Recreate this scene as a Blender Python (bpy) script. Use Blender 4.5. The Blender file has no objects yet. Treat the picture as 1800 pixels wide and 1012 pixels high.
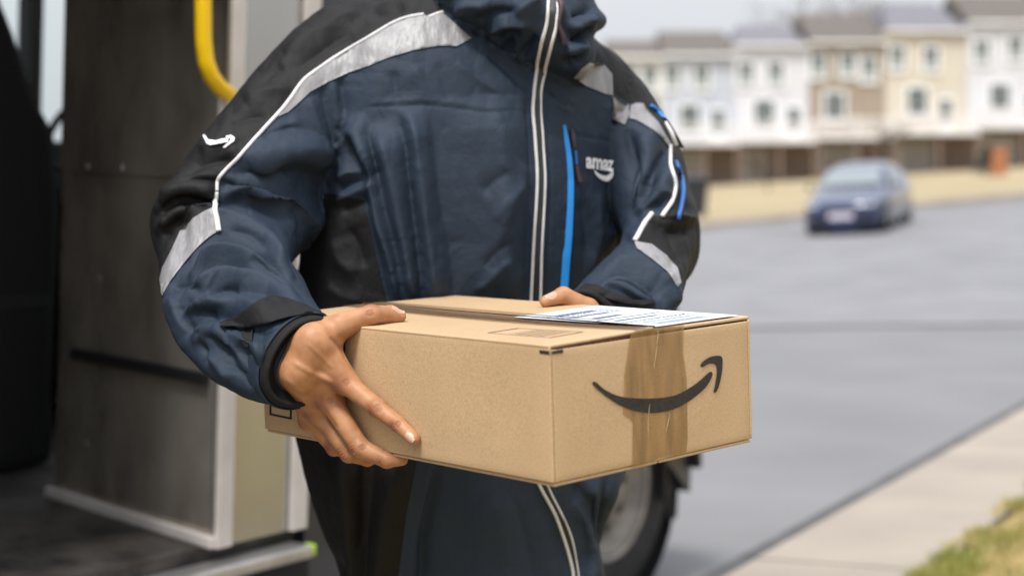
import bpy, bmesh, math, random
import numpy as np
from mathutils import Vector, Matrix, noise
from mathutils.bvhtree import BVHTree
from mathutils.geometry import delaunay_2d_cdt
random.seed(7); rng = np.random.default_rng(7)
R = math.radians
SC = bpy.context.scene
COL = SC.collection

# ------------------------------------------------------------------ camera, sky, sun, exposure
FPX, HOR, CAMZ = 2800.0, 350.0, 1.3            # focal length and horizon in pixels of the 1800 px photograph
cam_d = bpy.data.cameras.new('camera'); cam = bpy.data.objects.new('camera', cam_d); COL.objects.link(cam)
cam.location = (0, 0, CAMZ); cam.rotation_euler = (R(90), 0, 0)
cam_d.sensor_width = 36; cam_d.lens = FPX / 1800 * 36; cam_d.shift_y = -(506 - HOR) / 1800
cam_d.clip_start = 0.05; cam_d.clip_end = 1500
cam_d.dof.use_dof = True; cam_d.dof.focus_distance = 2.13; cam_d.dof.aperture_fstop = 2.7; cam_d.dof.aperture_blades = 0
SC.camera = cam

w = bpy.data.worlds.new('World'); SC.world = w; w.use_nodes = True
nt = w.node_tree; nt.nodes.clear()
sky = nt.nodes.new('ShaderNodeTexSky'); sky.sky_type = 'NISHITA'; sky.sun_disc = False
SUN_EL, SUN_AZ = R(62), R(-152)                # azimuth measured from +Y towards +X: high, behind the camera and to the left
sky.sun_elevation = SUN_EL; sky.sun_rotation = SUN_AZ
sky.air_density = 1.6; sky.dust_density = 6.0; sky.ozone_density = 1.0
hs = nt.nodes.new('ShaderNodeHueSaturation'); hs.inputs['Saturation'].default_value = 0.22; hs.inputs['Value'].default_value = 1.0
mx = nt.nodes.new('ShaderNodeMix'); mx.data_type = 'RGBA'; mx.inputs['Factor'].default_value = 0.8
mx.inputs['B'].default_value = (9.0, 9.3, 9.9, 1)   # the even cloud layer
bg = nt.nodes.new('ShaderNodeBackground'); bg.inputs['Strength'].default_value = 0.052
wo = nt.nodes.new('ShaderNodeOutputWorld')
nt.links.new(sky.outputs[0], hs.inputs['Color']); nt.links.new(hs.outputs[0], mx.inputs['A'])
# an overcast dome: brighter overhead than at the horizon, the same all round
wc = nt.nodes.new('ShaderNodeTexCoord'); sx_ = nt.nodes.new('ShaderNodeSeparateXYZ'); mr_ = nt.nodes.new('ShaderNodeMapRange')
mr_.inputs['From Min'].default_value = 0; mr_.inputs['From Max'].default_value = 1; mr_.inputs['To Min'].default_value = .86; mr_.inputs['To Max'].default_value = 2.1
vs_ = nt.nodes.new('ShaderNodeVectorMath'); vs_.operation = 'SCALE'
nt.links.new(wc.outputs['Generated'], sx_.inputs[0]); nt.links.new(sx_.outputs['Z'], mr_.inputs['Value']); nt.links.new(mr_.outputs[0], vs_.inputs['Scale'])
nt.links.new(mx.outputs['Result'], vs_.inputs[0]); nt.links.new(vs_.outputs[0], bg.inputs['Color']); nt.links.new(bg.outputs[0], wo.inputs['Surface'])

sd = bpy.data.lights.new('sun', 'SUN'); sd.energy = 2.0; sd.angle = R(13); sd.color = (1.0, 0.965, 0.92)
sun = bpy.data.objects.new('sun', sd); COL.objects.link(sun)
sdir = Vector((math.cos(SUN_EL) * math.sin(SUN_AZ), math.cos(SUN_EL) * math.cos(SUN_AZ), math.sin(SUN_EL)))
sun.rotation_euler = sdir.to_track_quat('Z', 'Y').to_euler(); sun.location = (0, 0, 30)
SC.view_settings.view_transform = 'Standard'; SC.view_settings.look = 'None'
SC.view_settings.exposure = 0.92; SC.view_settings.gamma = 1.0; SC.view_settings.use_curve_mapping = False
SC.cycles.max_bounces = 8; SC.cycles.sample_clamp_indirect = 6.0
SC.cycles.use_denoising = True

# ------------------------------------------------------------------ helpers
def P(px, py, d):                              # a photo pixel at depth d -> a point of the place
    return Vector(((px - 900) / FPX * d, d, CAMZ - (py - HOR) / FPX * d))
def ray(px, py):
    return Vector(((px - 900) / FPX, 1.0, -(py - HOR) / FPX))
def proj(a):
    a = np.asarray(a, float)
    return np.stack([900 + FPX * a[:, 0] / a[:, 1], HOR - FPX * (a[:, 2] - CAMZ) / a[:, 1]], 1)

MATS = {}
def mat(name, col=(.5, .5, .5), rough=.6, metal=0, spec=.5, var=0.0, vscale=8.0, bump=0.0, bscale=60.0, col2=None, sheen=0,
        coat=0, detail=4, stretch=None, bdist=0.002, rvar=0.0):
    m = bpy.data.materials.new(name); m.use_nodes = True; MATS[name] = m
    n = m.node_tree; b = n.nodes['Principled BSDF']
    b.inputs['Base Color'].default_value = (*col, 1); b.inputs['Roughness'].default_value = rough
    b.inputs['Metallic'].default_value = metal; b.inputs['Specular IOR Level'].default_value = spec
    if sheen: b.inputs['Sheen Weight'].default_value = sheen; b.inputs['Sheen Roughness'].default_value = .4
    if coat: b.inputs['Coat Weight'].default_value = coat; b.inputs['Coat Roughness'].default_value = .08
    tc = n.nodes.new('ShaderNodeTexCoord'); mp = n.nodes.new('ShaderNodeMapping')
    n.links.new(tc.outputs['Object'], mp.inputs['Vector'])
    if stretch: mp.inputs['Scale'].default_value = stretch
    if var or col2:
        t = n.nodes.new('ShaderNodeTexNoise'); t.inputs['Scale'].default_value = vscale; t.inputs['Detail'].default_value = detail
        n.links.new(mp.outputs[0], t.inputs['Vector'])
        r = n.nodes.new('ShaderNodeValToRGB'); r.color_ramp.elements[0].position = .32; r.color_ramp.elements[1].position = .68
        c2 = col2 or tuple(min(1, c * (1 + var)) for c in col); c1 = col if col2 else tuple(c * (1 - var) for c in col)
        r.color_ramp.elements[0].color = (*c1, 1); r.color_ramp.elements[1].color = (*c2, 1)
        n.links.new(t.outputs['Fac'], r.inputs['Fac']); n.links.new(r.outputs['Color'], b.inputs['Base Color'])
        if rvar:
            mr = n.nodes.new('ShaderNodeMapRange'); mr.inputs['To Min'].default_value = rough - rvar; mr.inputs['To Max'].default_value = rough + rvar
            n.links.new(t.outputs['Fac'], mr.inputs['Value']); n.links.new(mr.outputs[0], b.inputs['Roughness'])
    if bump:
        t2 = n.nodes.new('ShaderNodeTexNoise'); t2.inputs['Scale'].default_value = bscale; t2.inputs['Detail'].default_value = 5
        n.links.new(mp.outputs[0], t2.inputs['Vector'])
        bp = n.nodes.new('ShaderNodeBump'); bp.inputs['Strength'].default_value = bump; bp.inputs['Distance'].default_value = bdist
        n.links.new(t2.outputs['Fac'], bp.inputs['Height']); n.links.new(bp.outputs[0], b.inputs['Normal'])
    return m
def glass(name, col=(.03, .04, .045), rough=.06):
    return mat(name, col, rough, 0, .6)

def tag(o, label=None, cat=None, group=None, kind=None):
    if label: o['label'] = label
    if cat: o['category'] = cat
    if group: o['group'] = group
    if kind: o['kind'] = kind
    return o
def empty(name, loc=(0, 0, 0), rz=0.0, mw=None):
    o = bpy.data.objects.new(name, None); COL.objects.link(o); o.empty_display_size = .1
    if mw is not None: o.matrix_world = mw
    else: o.location = loc; o.rotation_euler = (0, 0, rz)
    return o
def mesh_obj(name, V, F, m, parent=None, smooth=False):
    me = bpy.data.meshes.new(name); me.from_pydata([tuple(v) for v in V], [], [tuple(f) for f in F]); me.update()
    if smooth: me.polygons.foreach_set('use_smooth', [True] * len(me.polygons))
    for k in (m if isinstance(m, (list, tuple)) else [m]):
        me.materials.append(MATS[k] if isinstance(k, str) else k)
    o = bpy.data.objects.new(name, me); COL.objects.link(o)
    if parent: o.parent = parent
    return o
class MB:
    def __init__(s): s.v = []; s.f = []
    def add(s, V, F):
        n = len(s.v); s.v += [tuple(v) for v in V]; s.f += [tuple(i + n for i in f) for f in F]; return s
    def box(s, x0, x1, y0, y1, z0, z1):
        return s.add([(x0, y0, z0), (x1, y0, z0), (x1, y1, z0), (x0, y1, z0), (x0, y0, z1), (x1, y0, z1), (x1, y1, z1), (x0, y1, z1)],
                     [(0, 3, 2, 1), (4, 5, 6, 7), (0, 1, 5, 4), (1, 2, 6, 5), (2, 3, 7, 6), (3, 0, 4, 7)])
    def tube(s, pts, r, n=10, cap=True, flat=None):
        pts = [Vector(p) for p in pts]; rs = r if isinstance(r, (list, tuple)) else [r] * len(pts)
        base = len(s.v); prev = None
        for i, p in enumerate(pts):
            t = (pts[min(i + 1, len(pts) - 1)] - pts[max(i - 1, 0)]).normalized()
            if prev is None:
                a = t.orthogonal().normalized()
            else:
                a = (prev - t * prev.dot(t)).normalized()
            prev = a; b = t.cross(a)
            for k in range(n):
                an = 2 * math.pi * k / n
                s.v.append(tuple(p + (a * math.cos(an) + b * math.sin(an)) * rs[i]))
        for i in range(len(pts) - 1):
            for k in range(n):
                k2 = (k + 1) % n
                s.f.append((base + i * n + k, base + i * n + k2, base + (i + 1) * n + k2, base + (i + 1) * n + k))
        if cap:
            s.f.append(tuple(base + k for k in reversed(range(n)))); s.f.append(tuple(base + (len(pts) - 1) * n + k for k in range(n)))
        return s
    def lathe(s, prof, c, ax, n=32):           # prof: (radius, along)
        c = Vector(c); ax = Vector(ax).normalized(); a = ax.orthogonal().normalized(); b = ax.cross(a); base = len(s.v)
        for (r, h) in prof:
            for k in range(n):
                an = 2 * math.pi * k / n; s.v.append(tuple(c + ax * h + (a * math.cos(an) + b * math.sin(an)) * r))
        for i in range(len(prof) - 1):
            for k in range(n):
                k2 = (k + 1) % n; s.f.append((base + i * n + k, base + i * n + k2, base + (i + 1) * n + k2, base + (i + 1) * n + k))
        return s
    def prism(s, outline, ext):                # outline: planar points, ext: extrusion vector
        o = [Vector(p) for p in outline]; e = Vector(ext); n = len(o); base = len(s.v)
        s.v += [tuple(p) for p in o] + [tuple(p + e) for p in o]
        s.f.append(tuple(base + i for i in range(n))); s.f.append(tuple(base + n + i for i in reversed(range(n))))
        for i in range(n): j = (i + 1) % n; s.f.append((base + i, base + n + i, base + n + j, base + j))
        return s
    def build(s, name, m, parent=None, smooth=False, bevel=0.0, seg=2):
        o = mesh_obj(name, s.v, s.f, m, parent, False)
        bm = bmesh.new(); bm.from_mesh(o.data); bmesh.ops.recalc_face_normals(bm, faces=bm.faces)
        if bevel:
            es = [e for e in bm.edges if len(e.link_faces) == 2 and e.calc_face_angle(0) > .5]
            bmesh.ops.bevel(bm, geom=es, offset=bevel, segments=seg, profile=.6, affect='EDGES', clamp_overlap=True)
        bm.to_mesh(o.data); bm.free()
        if smooth: o.data.polygons.foreach_set('use_smooth', [True] * len(o.data.polygons))
        return o
def copy_tree(o, parent=None):
    c = o.copy(); COL.objects.link(c); c.parent = parent
    for k in [x for x in bpy.data.objects if x.parent == o]: copy_tree(k, c)
    return c
def smooth_angle(o, ang=.6):
    bm = bmesh.new(); bm.from_mesh(o.data)
    for f in bm.faces: f.smooth = True
    for e in bm.edges:
        if len(e.link_faces) == 2 and e.calc_face_angle(0) > ang: e.smooth = False
    bm.to_mesh(o.data); bm.free()

# ------------------------------------------------------------------ materials
mat('asphalt', (.168, .168, .174), .85, 0, .35, .09, .8, .5, 240, detail=9)
mat('concrete', (.285, .25, .21), .9, 0, .3, .12, 1.6, .3, 90, detail=8)
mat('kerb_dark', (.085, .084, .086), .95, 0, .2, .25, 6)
mat('dry_grass', (.28, .225, .135), 1, 0, .1, 0, .25, .4, 30, col2=(.35, .295, .19), detail=6)
mat('soil_turf', (.20, .155, .06), 1, 0, .1, 0, 2.5, .6, 60, col2=(.30, .23, .10), detail=8)
mat('blade_green', (.20, .23, .04), .7, 0, .3, 0, 2.2, col2=(.34, .29, .085))
mat('blade_dry', (.50, .39, .19), .8, 0, .2, .25, 3)
for nme, c in (('siding_cream', (.62, .60, .55)), ('siding_grey', (.44, .46, .50)), ('siding_white', (.57, .57, .585)), ('siding_taupe', (.30, .245, .185)),
               ('siding_yellow', (.54, .487, .395)), ('trim_white', (.80, .80, .79)), ('roof_brown', (.115, .10, .09)), ('roof_lilac', (.155, .152, .172)),
               ('garage_white', (.40, .375, .355)), ('deck_white', (.72, .70, .70))):
    mat(nme, c, .75, 0, .3, .05, .8)
mat('brick_dark', (.24, .185, .155), .9, 0, .2, .25, 2.0)
glass('window_glass', (.05, .065, .06), .12)
mat('window_blind', (.24, .27, .255), .3, 0, .5)
mat('bark', (.10, .075, .055), .95, 0, .2, .3, 9, .6, 40)
mat('evergreen', (.022, .035, .02), .8, 0, .3, .4, 2.0)
mat('bin_plastic', (.028, .03, .035), .5, 0, .4, .1, 5)
mat('terracotta', (.42, .17, .085), .9, 0, .2, .2, 7)
mat('car_blue', (.010, .022, .075), .14, .1, .5, coat=.9)
mat('car_trim', (.012, .012, .013), .5)
mat('tyre', (.028, .027, .027), .85, 0, .3, .2, 14, .3, 60)
mat('car_rim', (.45, .44, .45), .35, .7)
mat('plate', (.62, .56, .66), .5)
mat('lamp_glass', (.55, .57, .6), .12, .3)
mat('tail_red', (.3, .02, .02), .3)
mat('car_glass', (.22, .25, .27), .05, .3, .9)  # pale grey base carries the reflected sky
# ------------------------------------------------------------------ the ground
def sat(a): return max(0.0, min(1.0, a))
def hz(x, y):                                   # the street rises gently away from the camera and to the right
    k = .083 * sat((y - 14) / 20) - .023 * sat((y - 45) / 50)
    z = .011 * max(0, y - 12) + k * max(-14, min(x, 44))
    return z + .004 * max(0, min(y, 105) - 46)
def sheet(name, xs, ys, dz, m, fx=None, label=None, kind='structure', cat=None):
    V, F = [], []
    for j, y in enumerate(ys):
        for i, x in enumerate(xs):
            X, Y = fx(x, y) if fx else (x, y)
            V.append((X, Y, hz(X, Y) + dz))
    n = len(xs)
    for j in range(len(ys) - 1):
        for i in range(n - 1): F.append((j * n + i, j * n + i + 1, (j + 1) * n + i + 1, (j + 1) * n + i))
    o = mesh_obj(name, V, F, m, None, True); tag(o, label, cat, None, kind); return o
lin = lambda a, b, n: [a + (b - a) * i / (n - 1) for i in range(n)]
# road sheet (carries on under everything, out to the horizon)
sheet('road', lin(-90, 120, 85), [-30, -10] + lin(0, 60, 61) + [80, 110, 150, 220], 0, 'asphalt')
# far verge beyond the street: edge roughly at 36 m
def far_edge(x): return 35.6 + .36 * max(0, x - 4) + .10 * min(0, x - 4)
def far_fx(s, t): return (s, far_edge(s) + .55 + t)
sheet('far_lawn', lin(-90, 130, 111), [0, .5, 1, 2, 4, 7, 10, 14, 18, 24, 32, 40, 50, 60, 70, 90, 130, 200, 400, 900], .16, 'dry_grass', far_fx)
V, F = [], []
xs = lin(-90, 130, 111)
for x in xs:
    y = far_edge(x)
    for (dy, dz) in ((0, -.02), (0.02, .14), (.12, .155), (.58, .165), (.60, .05)):
        V.append((x, y + dy, hz(x, y + dy) + dz))
for i in range(len(xs) - 1):
    for k in range(4): F.append((i * 5 + k, (i + 1) * 5 + k, (i + 1) * 5 + k + 1, i * 5 + k + 1))
tag(mesh_obj('far_kerb', V, F, 'concrete'), kind='structure')
# seam where the side street's newer asphalt starts: a slightly proud sheet
mat('asphalt_new', (.182, .182, .192), .85, 0, .4, .12, 1.0, .5, 240, detail=8)
def newroad(s, t): return (s, 15.3 + .045 * s + t)
sheet('road_patch', lin(-30, 40, 36), lin(0, 19, 20), .006, 'asphalt_new', newroad)
mat('tar', (.03, .03, .032), .6)
def tarline(s, t): return (s, 15.27 + .045 * s + t)
sheet('road_seam', lin(-30, 40, 36), [0, .05, .10], .011, 'tar', tarline)
# near verge: kerb line through two points, direction about 29 degrees right of the view axis
KA = Vector((.83, 5.5)); KD = Vector((.485, .8745)).normalized(); KN = Vector((KD.y, -KD.x))   # KN points to the verge (right)
def kp(s, t, z): q = KA + KD * s + KN * t; return (q.x, q.y, z)
def strip(name, prof, m, s0=-16, s1=40, n=57, parent=None):
    V, F = [], []; k = len(prof)
    for s in lin(s0, s1, n):
        for (t, z) in prof: q = kp(s, t, 0); V.append((q[0], q[1], z + hz(q[0], q[1])))
    for i in range(n - 1):
        for j in range(k - 1): F.append((i * k + j, i * k + j + 1, (i + 1) * k + j + 1, (i + 1) * k + j))
    return mesh_obj(name, V, F, m, parent)
kerb = tag(empty('kerb'), kind='structure')
strip('gutter_strip', [(-.145, .004), (.012, .006)], 'kerb_dark', parent=kerb)  # darker strip along the foot of the kerb
slab_len = 1.5
for i in range(-9, 22):                          # kerb and gutter poured in slabs with open joints
    a, b = i * slab_len, (i + 1) * slab_len - .012
    prof = [(0, -.03), (.0, .045), (.015, .066), (.30, .078), (.60, .090), (.612, .08), (.612, -.03)]
    V = []
    dz = random.uniform(-.003, .003)
    for s in (a, b):
        for (t, z) in prof: q = kp(s, t, 0); V.append((q[0], q[1], z + dz + hz(q[0], q[1])))
    n = len(prof); F = [(j, j + 1, n + j + 1, n + j) for j in range(n - 1)] + [tuple(range(n)), tuple(range(2 * n - 1, n - 1, -1))]
    mesh_obj('kerb_slab', V, F, 'concrete', kerb)
strip('near_verge', [(.60, .02), (.64, .075), (.9, .085), (1.6, .09), (4, .09), (12, .09), (30, .05)], 'soil_turf')
bpy.data.objects['near_verge']['kind'] = 'structure'
# turf blades where the camera sees them, thinning over the rest
GV = [[], []]; GF = [[], []]
def blade(s, t, h, w, mi):
    q = kp(s, t, 0); a = random.uniform(0, 6.283); lean = random.uniform(.1, .9) * h; b = random.uniform(0, 6.283)
    z0 = .08 + hz(q[0], q[1]); dx, dy = math.cos(a) * w / 2, math.sin(a) * w / 2; lx, ly = math.cos(b) * lean, math.sin(b) * lean
    v = GV[mi]; n = len(v)
    v += [(q[0] - dx, q[1] - dy, z0), (q[0] + dx, q[1] + dy, z0), (q[0] + lx * .35 + dx * .7, q[1] + ly * .35 + dy * .7, z0 + h * .6),
          (q[0] + lx * .35 - dx * .7, q[1] + ly * .35 - dy * .7, z0 + h * .6), (q[0] + lx, q[1] + ly, z0 + h)]
    GF[mi] += [(n, n + 1, n + 2, n + 3), (n + 3, n + 2, n + 4)]
for i in range(60000):
    s = random.uniform(-3.0, 7.0); t = .61 + abs(random.gauss(0, 1.0)) if i % 3 else random.uniform(.58, .76)
    if t > 3.2: continue
    q = kp(s, t, 0); nn = noise.noise(Vector((q[0] * 2.6, q[1] * 2.6, 0))) + .4 * noise.noise(Vector((q[0] * 9, q[1] * 9, 3)))
    if t < .72 and nn < -.05: continue
    green = nn + random.gauss(0, .28) > .02
    blade(s, t, random.uniform(.018, .05) * (1.15 if green else .9), random.uniform(.003, .006), 0 if green else 1)
turf = mesh_obj('turf_grass', GV[0] + GV[1], GF[0] + [tuple(i + len(GV[0]) for i in f) for f in GF[1]], ['blade_green', 'blade_dry'])
turf.data.polygons.foreach_set('material_index', [0] * len(GF[0]) + [1] * len(GF[1]))
tag(turf, 'patchy green and straw coloured turf beside the kerb', 'grass', kind='stuff')

# ------------------------------------------------------------------ the terrace of houses on the rise
HD = 105.0; HS = HD / FPX
def hx(px): return (px - 900) * HS
def hzp(py): return CAMZ - (py - HOR) * HS
def house(name, label, px0, px1, wall, roof, eave, ridge, deck, wins, low, trim, hip=0.0, garage=None, door=None):
    x0, x1 = hx(px0) + .015, hx(px1) - .015; cx = (x0 + x1) / 2
    zb = hz(cx, HD) + .1; zd, ze, zr = hzp(deck), hzp(eave), hzp(ridge)
    root = empty(name, (cx, HD, zb)); tag(root, label, 'house', 'terraced houses on the rise')
    L = lambda x: x - cx; Z = lambda z: z - zb
    MB().box(L(x0), L(x1), 0, 9.6, Z(zd) + .002, Z(ze)).build('upper_wall', wall, root)
    g0, g1 = (hx(garage[0]), hx(garage[1])) if garage else (cx - 1.2, cx + 1.2)
    bw = MB().box(L(x0), L(x1), .25, 9.5, -2.0, Z(zd)); bw.build('brick_ground_floor', 'brick_dark', root)
    gd = MB().box(L(g0), L(g1), .12, .25 - .003, -.05, Z(zd) * .80).build('garage_door', 'garage_white', root)
    for k in range(1, 4): MB().box(L(g0) + .1, L(g1) - .1, .10, .119, Z(zd) * .80 * k / 4 - .015, Z(zd) * .80 * k / 4 + .015).build('panel_joint', 'trim_white', gd)
    ov = .35
    yr = 4.8
    V = [(L(x0) - .0, -ov, Z(ze) - .05), (L(x1) + .0, -ov, Z(ze) - .05), (L(x1) + .0, 9.6 + ov, Z(ze) - .05), (L(x0), 9.6 + ov, Z(ze) - .05),
         (L(x0) + hip, yr, Z(zr)), (L(x1) - hip, yr, Z(zr))]
    rf = mesh_obj('roof', V, [(0, 1, 5, 4), (2, 3, 4, 5), (1, 2, 5), (3, 0, 4), (3, 2, 1, 0)], roof, root)
    MB().box(L(x0), L(x1), -ov - .08, -ov + .06, Z(ze) - .22, Z(ze) - .04).build('gutter', 'trim_white', root)
    def win(px, py, w_, h_, tw=.16, gl='window_blind'):
        x, z = L(hx(px)), Z(hzp(py))
        fr = MB().box(x - w_ / 2 - tw, x + w_ / 2 + tw, -.07, -.004, z - h_ / 2 - tw, z + h_ / 2 + tw).build('window', trim, root)
        for sx in (-1, 1):
            MB().box(*(sorted((x + sx * .03, x + sx * w_ / 2))), -.085, -.072, z + .03, z + h_ / 2).build('pane', 'window_glass', fr)
            MB().box(*(sorted((x + sx * .03, x + sx * w_ / 2))), -.085, -.072, z - h_ / 2, z - .03).build('pane', 'window_blind' if gl == 'window_blind' else gl, fr)
        MB().box(x - w_ / 2 - tw - .05, x + w_ / 2 + tw + .05, -.13, -.072, z - h_ / 2 - tw - .06, z - h_ / 2 - tw + .02).build('sill', trim, fr)
    for (px, py) in wins: win(px, py, .95, 1.45)
    win(low[0], low[1], 1.25, 1.7, gl='window_glass')
    if door:
        x = L(hx(door)); d_ = MB().box(x - .5, x + .5, -.06, -.003, Z(zd) + .1, Z(zd) + 2.3).build('balcony_door', 'trim_white', root)
        MB().box(x - .36, x + .36, -.075, -.062, Z(zd) + .5, Z(zd) + 2.1).build('pane', 'window_glass', d_)
    # deck with balustrade
    dk = MB().box(L(x0) + .02, L(x1) - .02, -3.0, -.003, Z(zd) - .30, Z(zd) - .02).build('deck', 'deck_white', root)
    rl = MB().box(L(x0) + .02, L(x1) - .02, -3.0, -2.93, Z(zd) + .98, Z(zd) + 1.08).box(L(x0) + .02, L(x1) - .02, -2.99, -2.94, Z(zd) + .08, Z(zd) + .14)
    rl.build('handrail', 'deck_white', dk)
    nb = int((x1 - x0) / .13); bl = MB()
    for i in range(nb):
        x = L(x0) + .08 + i * .13; bl.box(x, x + .05, -2.985, -2.945, Z(zd) + .14, Z(zd) + .98)
    tag(bl.build('balusters', 'deck_white', dk), kind='stuff')
    for x in (L(x0) + .10, 0, L(x1) - .24):
        MB().box(x, x + .14, -3.01, -2.87, Z(zd) - .02, Z(zd) + 1.14).build('rail_post', 'deck_white', dk)
        MB().box(x, x + .16, -2.9, -2.74, -2.0, Z(zd) - .31).build('deck_post', 'brick_dark', dk)
    return root
house('terraced_house', 'cream end house at the left edge of the row, half hidden by the shoulder', 1070, 1166, 'siding_cream', 'roof_brown', 98, 58, 254, [(1105, 138), (1142, 138)], (1120, 210), 'trim_white', garage=(1085, 1120))
house('terraced_house', 'pale grey house with dark brown roof left of the bright white house', 1166, 1290, 'siding_grey', 'roof_brown', 95, 42, 250, [(1181, 136), (1233, 136)], (1212, 208), 'trim_white', garage=(1196, 1236), door=1262)
house('terraced_house', 'bright white house with lilac roof between the grey and taupe houses', 1290, 1422, 'siding_white', 'roof_lilac', 78, 30, 246, [(1311, 130), (1363, 130)], (1343, 200), 'trim_white', hip=.9, garage=(1308, 1350), door=1395)
house('terraced_house', 'taupe brown house with three upper windows and dark roof', 1422, 1556, 'siding_taupe', 'roof_brown', 72, 10, 240, [(1438, 116), (1490, 114), (1527, 122)], (1467, 187), 'trim_white', garage=(1440, 1510))
house('terraced_house', 'pale yellow house with lilac roof right of the taupe house', 1556, 1700, 'siding_yellow', 'roof_lilac', 52, -10, 232, [(1577, 102), (1636, 104)], (1612, 178), 'trim_white', hip=.9, garage=(1572, 1640), door=1662)
house('terraced_house', 'white house with brown roof at the right edge of the photo', 1700, 1850, 'siding_white', 'roof_brown', 38, -25, 222, [(1725, 92), (1785, 86)], (1757, 172), 'trim_white', garage=(1716, 1790), door=1815)

# ------------------------------------------------------------------ bare trees, evergreen
def bare_tree(name, label, x, y, h, seed, levels=5, group=None, r0=None):
    rnd = random.Random(seed); z = hz(x, y) + .1
    root = empty(name, (x, y, z)); tag(root, label, 'tree', group)
    tr, cr = MB(), MB(); r0 = r0 or h * .022
    def grow(p, d, ln, r, lv):
        pts = [p]; q = p
        for i in range(3):
            d = (d + Vector((rnd.gauss(0, .12), rnd.gauss(0, .12), rnd.gauss(.03, .06)))).normalized(); q = q + d * ln / 3; pts.append(q)
        (tr if lv <= 0 else cr).tube(pts, [r * (1 - .14 * i) for i in range(4)], 5 if lv < 3 else 3, False)
        if lv >= levels: return
        for k in range(3 if lv else 5):
            a = rnd.uniform(0, 6.283); sp = rnd.uniform(.35, .8)
            o = d.orthogonal().normalized(); o = Matrix.Rotation(a, 3, d) @ o
            start = pts[-1] if k < 2 else pts[2]
            grow(start, (d + o * sp).normalized(), ln * rnd.uniform(.62, .82), r * .58, lv + 1)
    grow(Vector((0, 0, -.1)), Vector((0, 0, 1)), h * .34, r0, 0)
    tr.build('trunk', 'bark', root, True); cr.build('crown', 'bark', root)
bare_tree('bare_tree', 'leafless tree rising behind the roof of the bright white house', hx(1375) * 1.32, HD + 34, 15.5, 3, 5)
bare_tree('bare_tree', 'leafless tree rising behind the dark roof of the taupe house', hx(1480) * 1.28, HD + 30, 17.0, 4, 5)
bare_tree('young_tree', 'thin bare tree before the garages, right above the car roof', hx(1556) * .60, HD * .60, 3.1, 9, 4, r0=.11)
bare_tree('young_tree', 'thin bare tree on the dry lawn left of the parked car', hx(1352) * .62, HD * .62, 2.6, 12, 4, r0=.05)
def shrub(name, label, x, y, rx, h, m, n, seed, cat):
    rnd = random.Random(seed); z = hz(x, y) + .1; root = empty(name, (x, y, z)); tag(root, label, cat)
    MB().tube([(0, 0, -.2), (0, 0, h * .6)], [rx * .12, rx * .05], 6).build('trunk', 'bark', root)
    V, F = [], []
    for i in range(n):
        t = rnd.random() ** .8; a = rnd.uniform(0, 6.283); rr = rx * (1 - t) ** .7 * rnd.uniform(.55, 1.05)
        p = Vector((math.cos(a) * rr, math.sin(a) * rr, .1 * h + t * h * .9)); s = h * .045 * rnd.uniform(.6, 1.4)
        u = Vector((rnd.gauss(0, 1), rnd.gauss(0, 1), rnd.gauss(0, 1))).normalized() * s; v = u.orthogonal().normalized() * s * .6
        k = len(V); V += [p - u, p + v, p + u, p - v]; F.append((k, k + 1, k + 2, k + 3))
    mesh_obj('crown', V, F, 'evergreen', root)
shrub('evergreen_tree', 'dark evergreen tree before the cream end house, beside the shoulder', hx(1146) * .7, HD * .7, .75, 4.6, 'evergreen', 2600, 5, 'tree')
shrub('low_shrub', 'low dark shrub at the foot of the thin tree by the garages', hx(1568) * .6, HD * .6 - .4, .55, .7, 'evergreen', 500, 8, 'shrub')
shrub('low_shrub', 'small dark shrub beside the orange brick pillar', hx(1735) * .6, HD * .6, .6, 1.3, 'evergreen', 800, 11, 'shrub')

# ------------------------------------------------------------------ wheelie bin, brick pillar
bx_, by_ = (1219 - 900) / FPX * 40.0, 40.0
bn = empty('wheelie_bin', (bx_, by_, hz(bx_, by_) + .16), .2); tag(bn, 'dark grey wheelie bin on the dry verge beside the elbow', 'bin')
V = []
for (s, z) in ((.24, .06), (.30, .95)):
    V += [(-s, -s * 1.1, z), (s, -s * 1.1, z), (s, s * 1.1, z), (-s, s * 1.1, z)]
mesh_obj('bin_body', V, [(3, 2, 1, 0), (4, 5, 6, 7), (0, 1, 5, 4), (1, 2, 6, 5), (2, 3, 7, 6), (3, 0, 4, 7)], 'bin_plastic', bn)
MB().prism([(-.34, -.38, .952), (-.34, .38, .952), (-.34, .36, 1.04), (-.34, -.30, 1.0)], (.68, 0, 0)).build('lid', 'bin_plastic', bn, bevel=.015)
MB().tube([(-.26, .42, .98), (.26, .42, .98)], .02).build('handle', 'bin_plastic', bn)
for sx in (-1, 1): MB().lathe([(0, -.03), (.1, -.03), (.11, 0), (.1, .03), (0, .03)], (sx * .27, .27, .11), (1, 0, 0), 16).build('wheel', 'tyre', bn)
px_, py_ = (1756 - 900) / FPX * 62, 62.0
pl = empty('brick_pillar', (px_, py_, hz(px_, py_) + .1)); tag(pl, 'orange brown brick pillar on the lawn at the right edge', 'pillar')
for k in range(14):
    MB().box(-.25 + .004 * (k % 2), .25 - .004 * (k % 2), -.25, .25, k * .085, k * .085 + .075).build('brick_course', 'terracotta', pl, bevel=.008)
MB().box(-.23, .23, -.235, .235, -.3, 1.18).build('mortar_core', 'concrete', pl)
MB().box(-.30, .30, -.30, .30, 1.19, 1.27).build('cap_stone', 'concrete', pl, bevel=.01)

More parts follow.
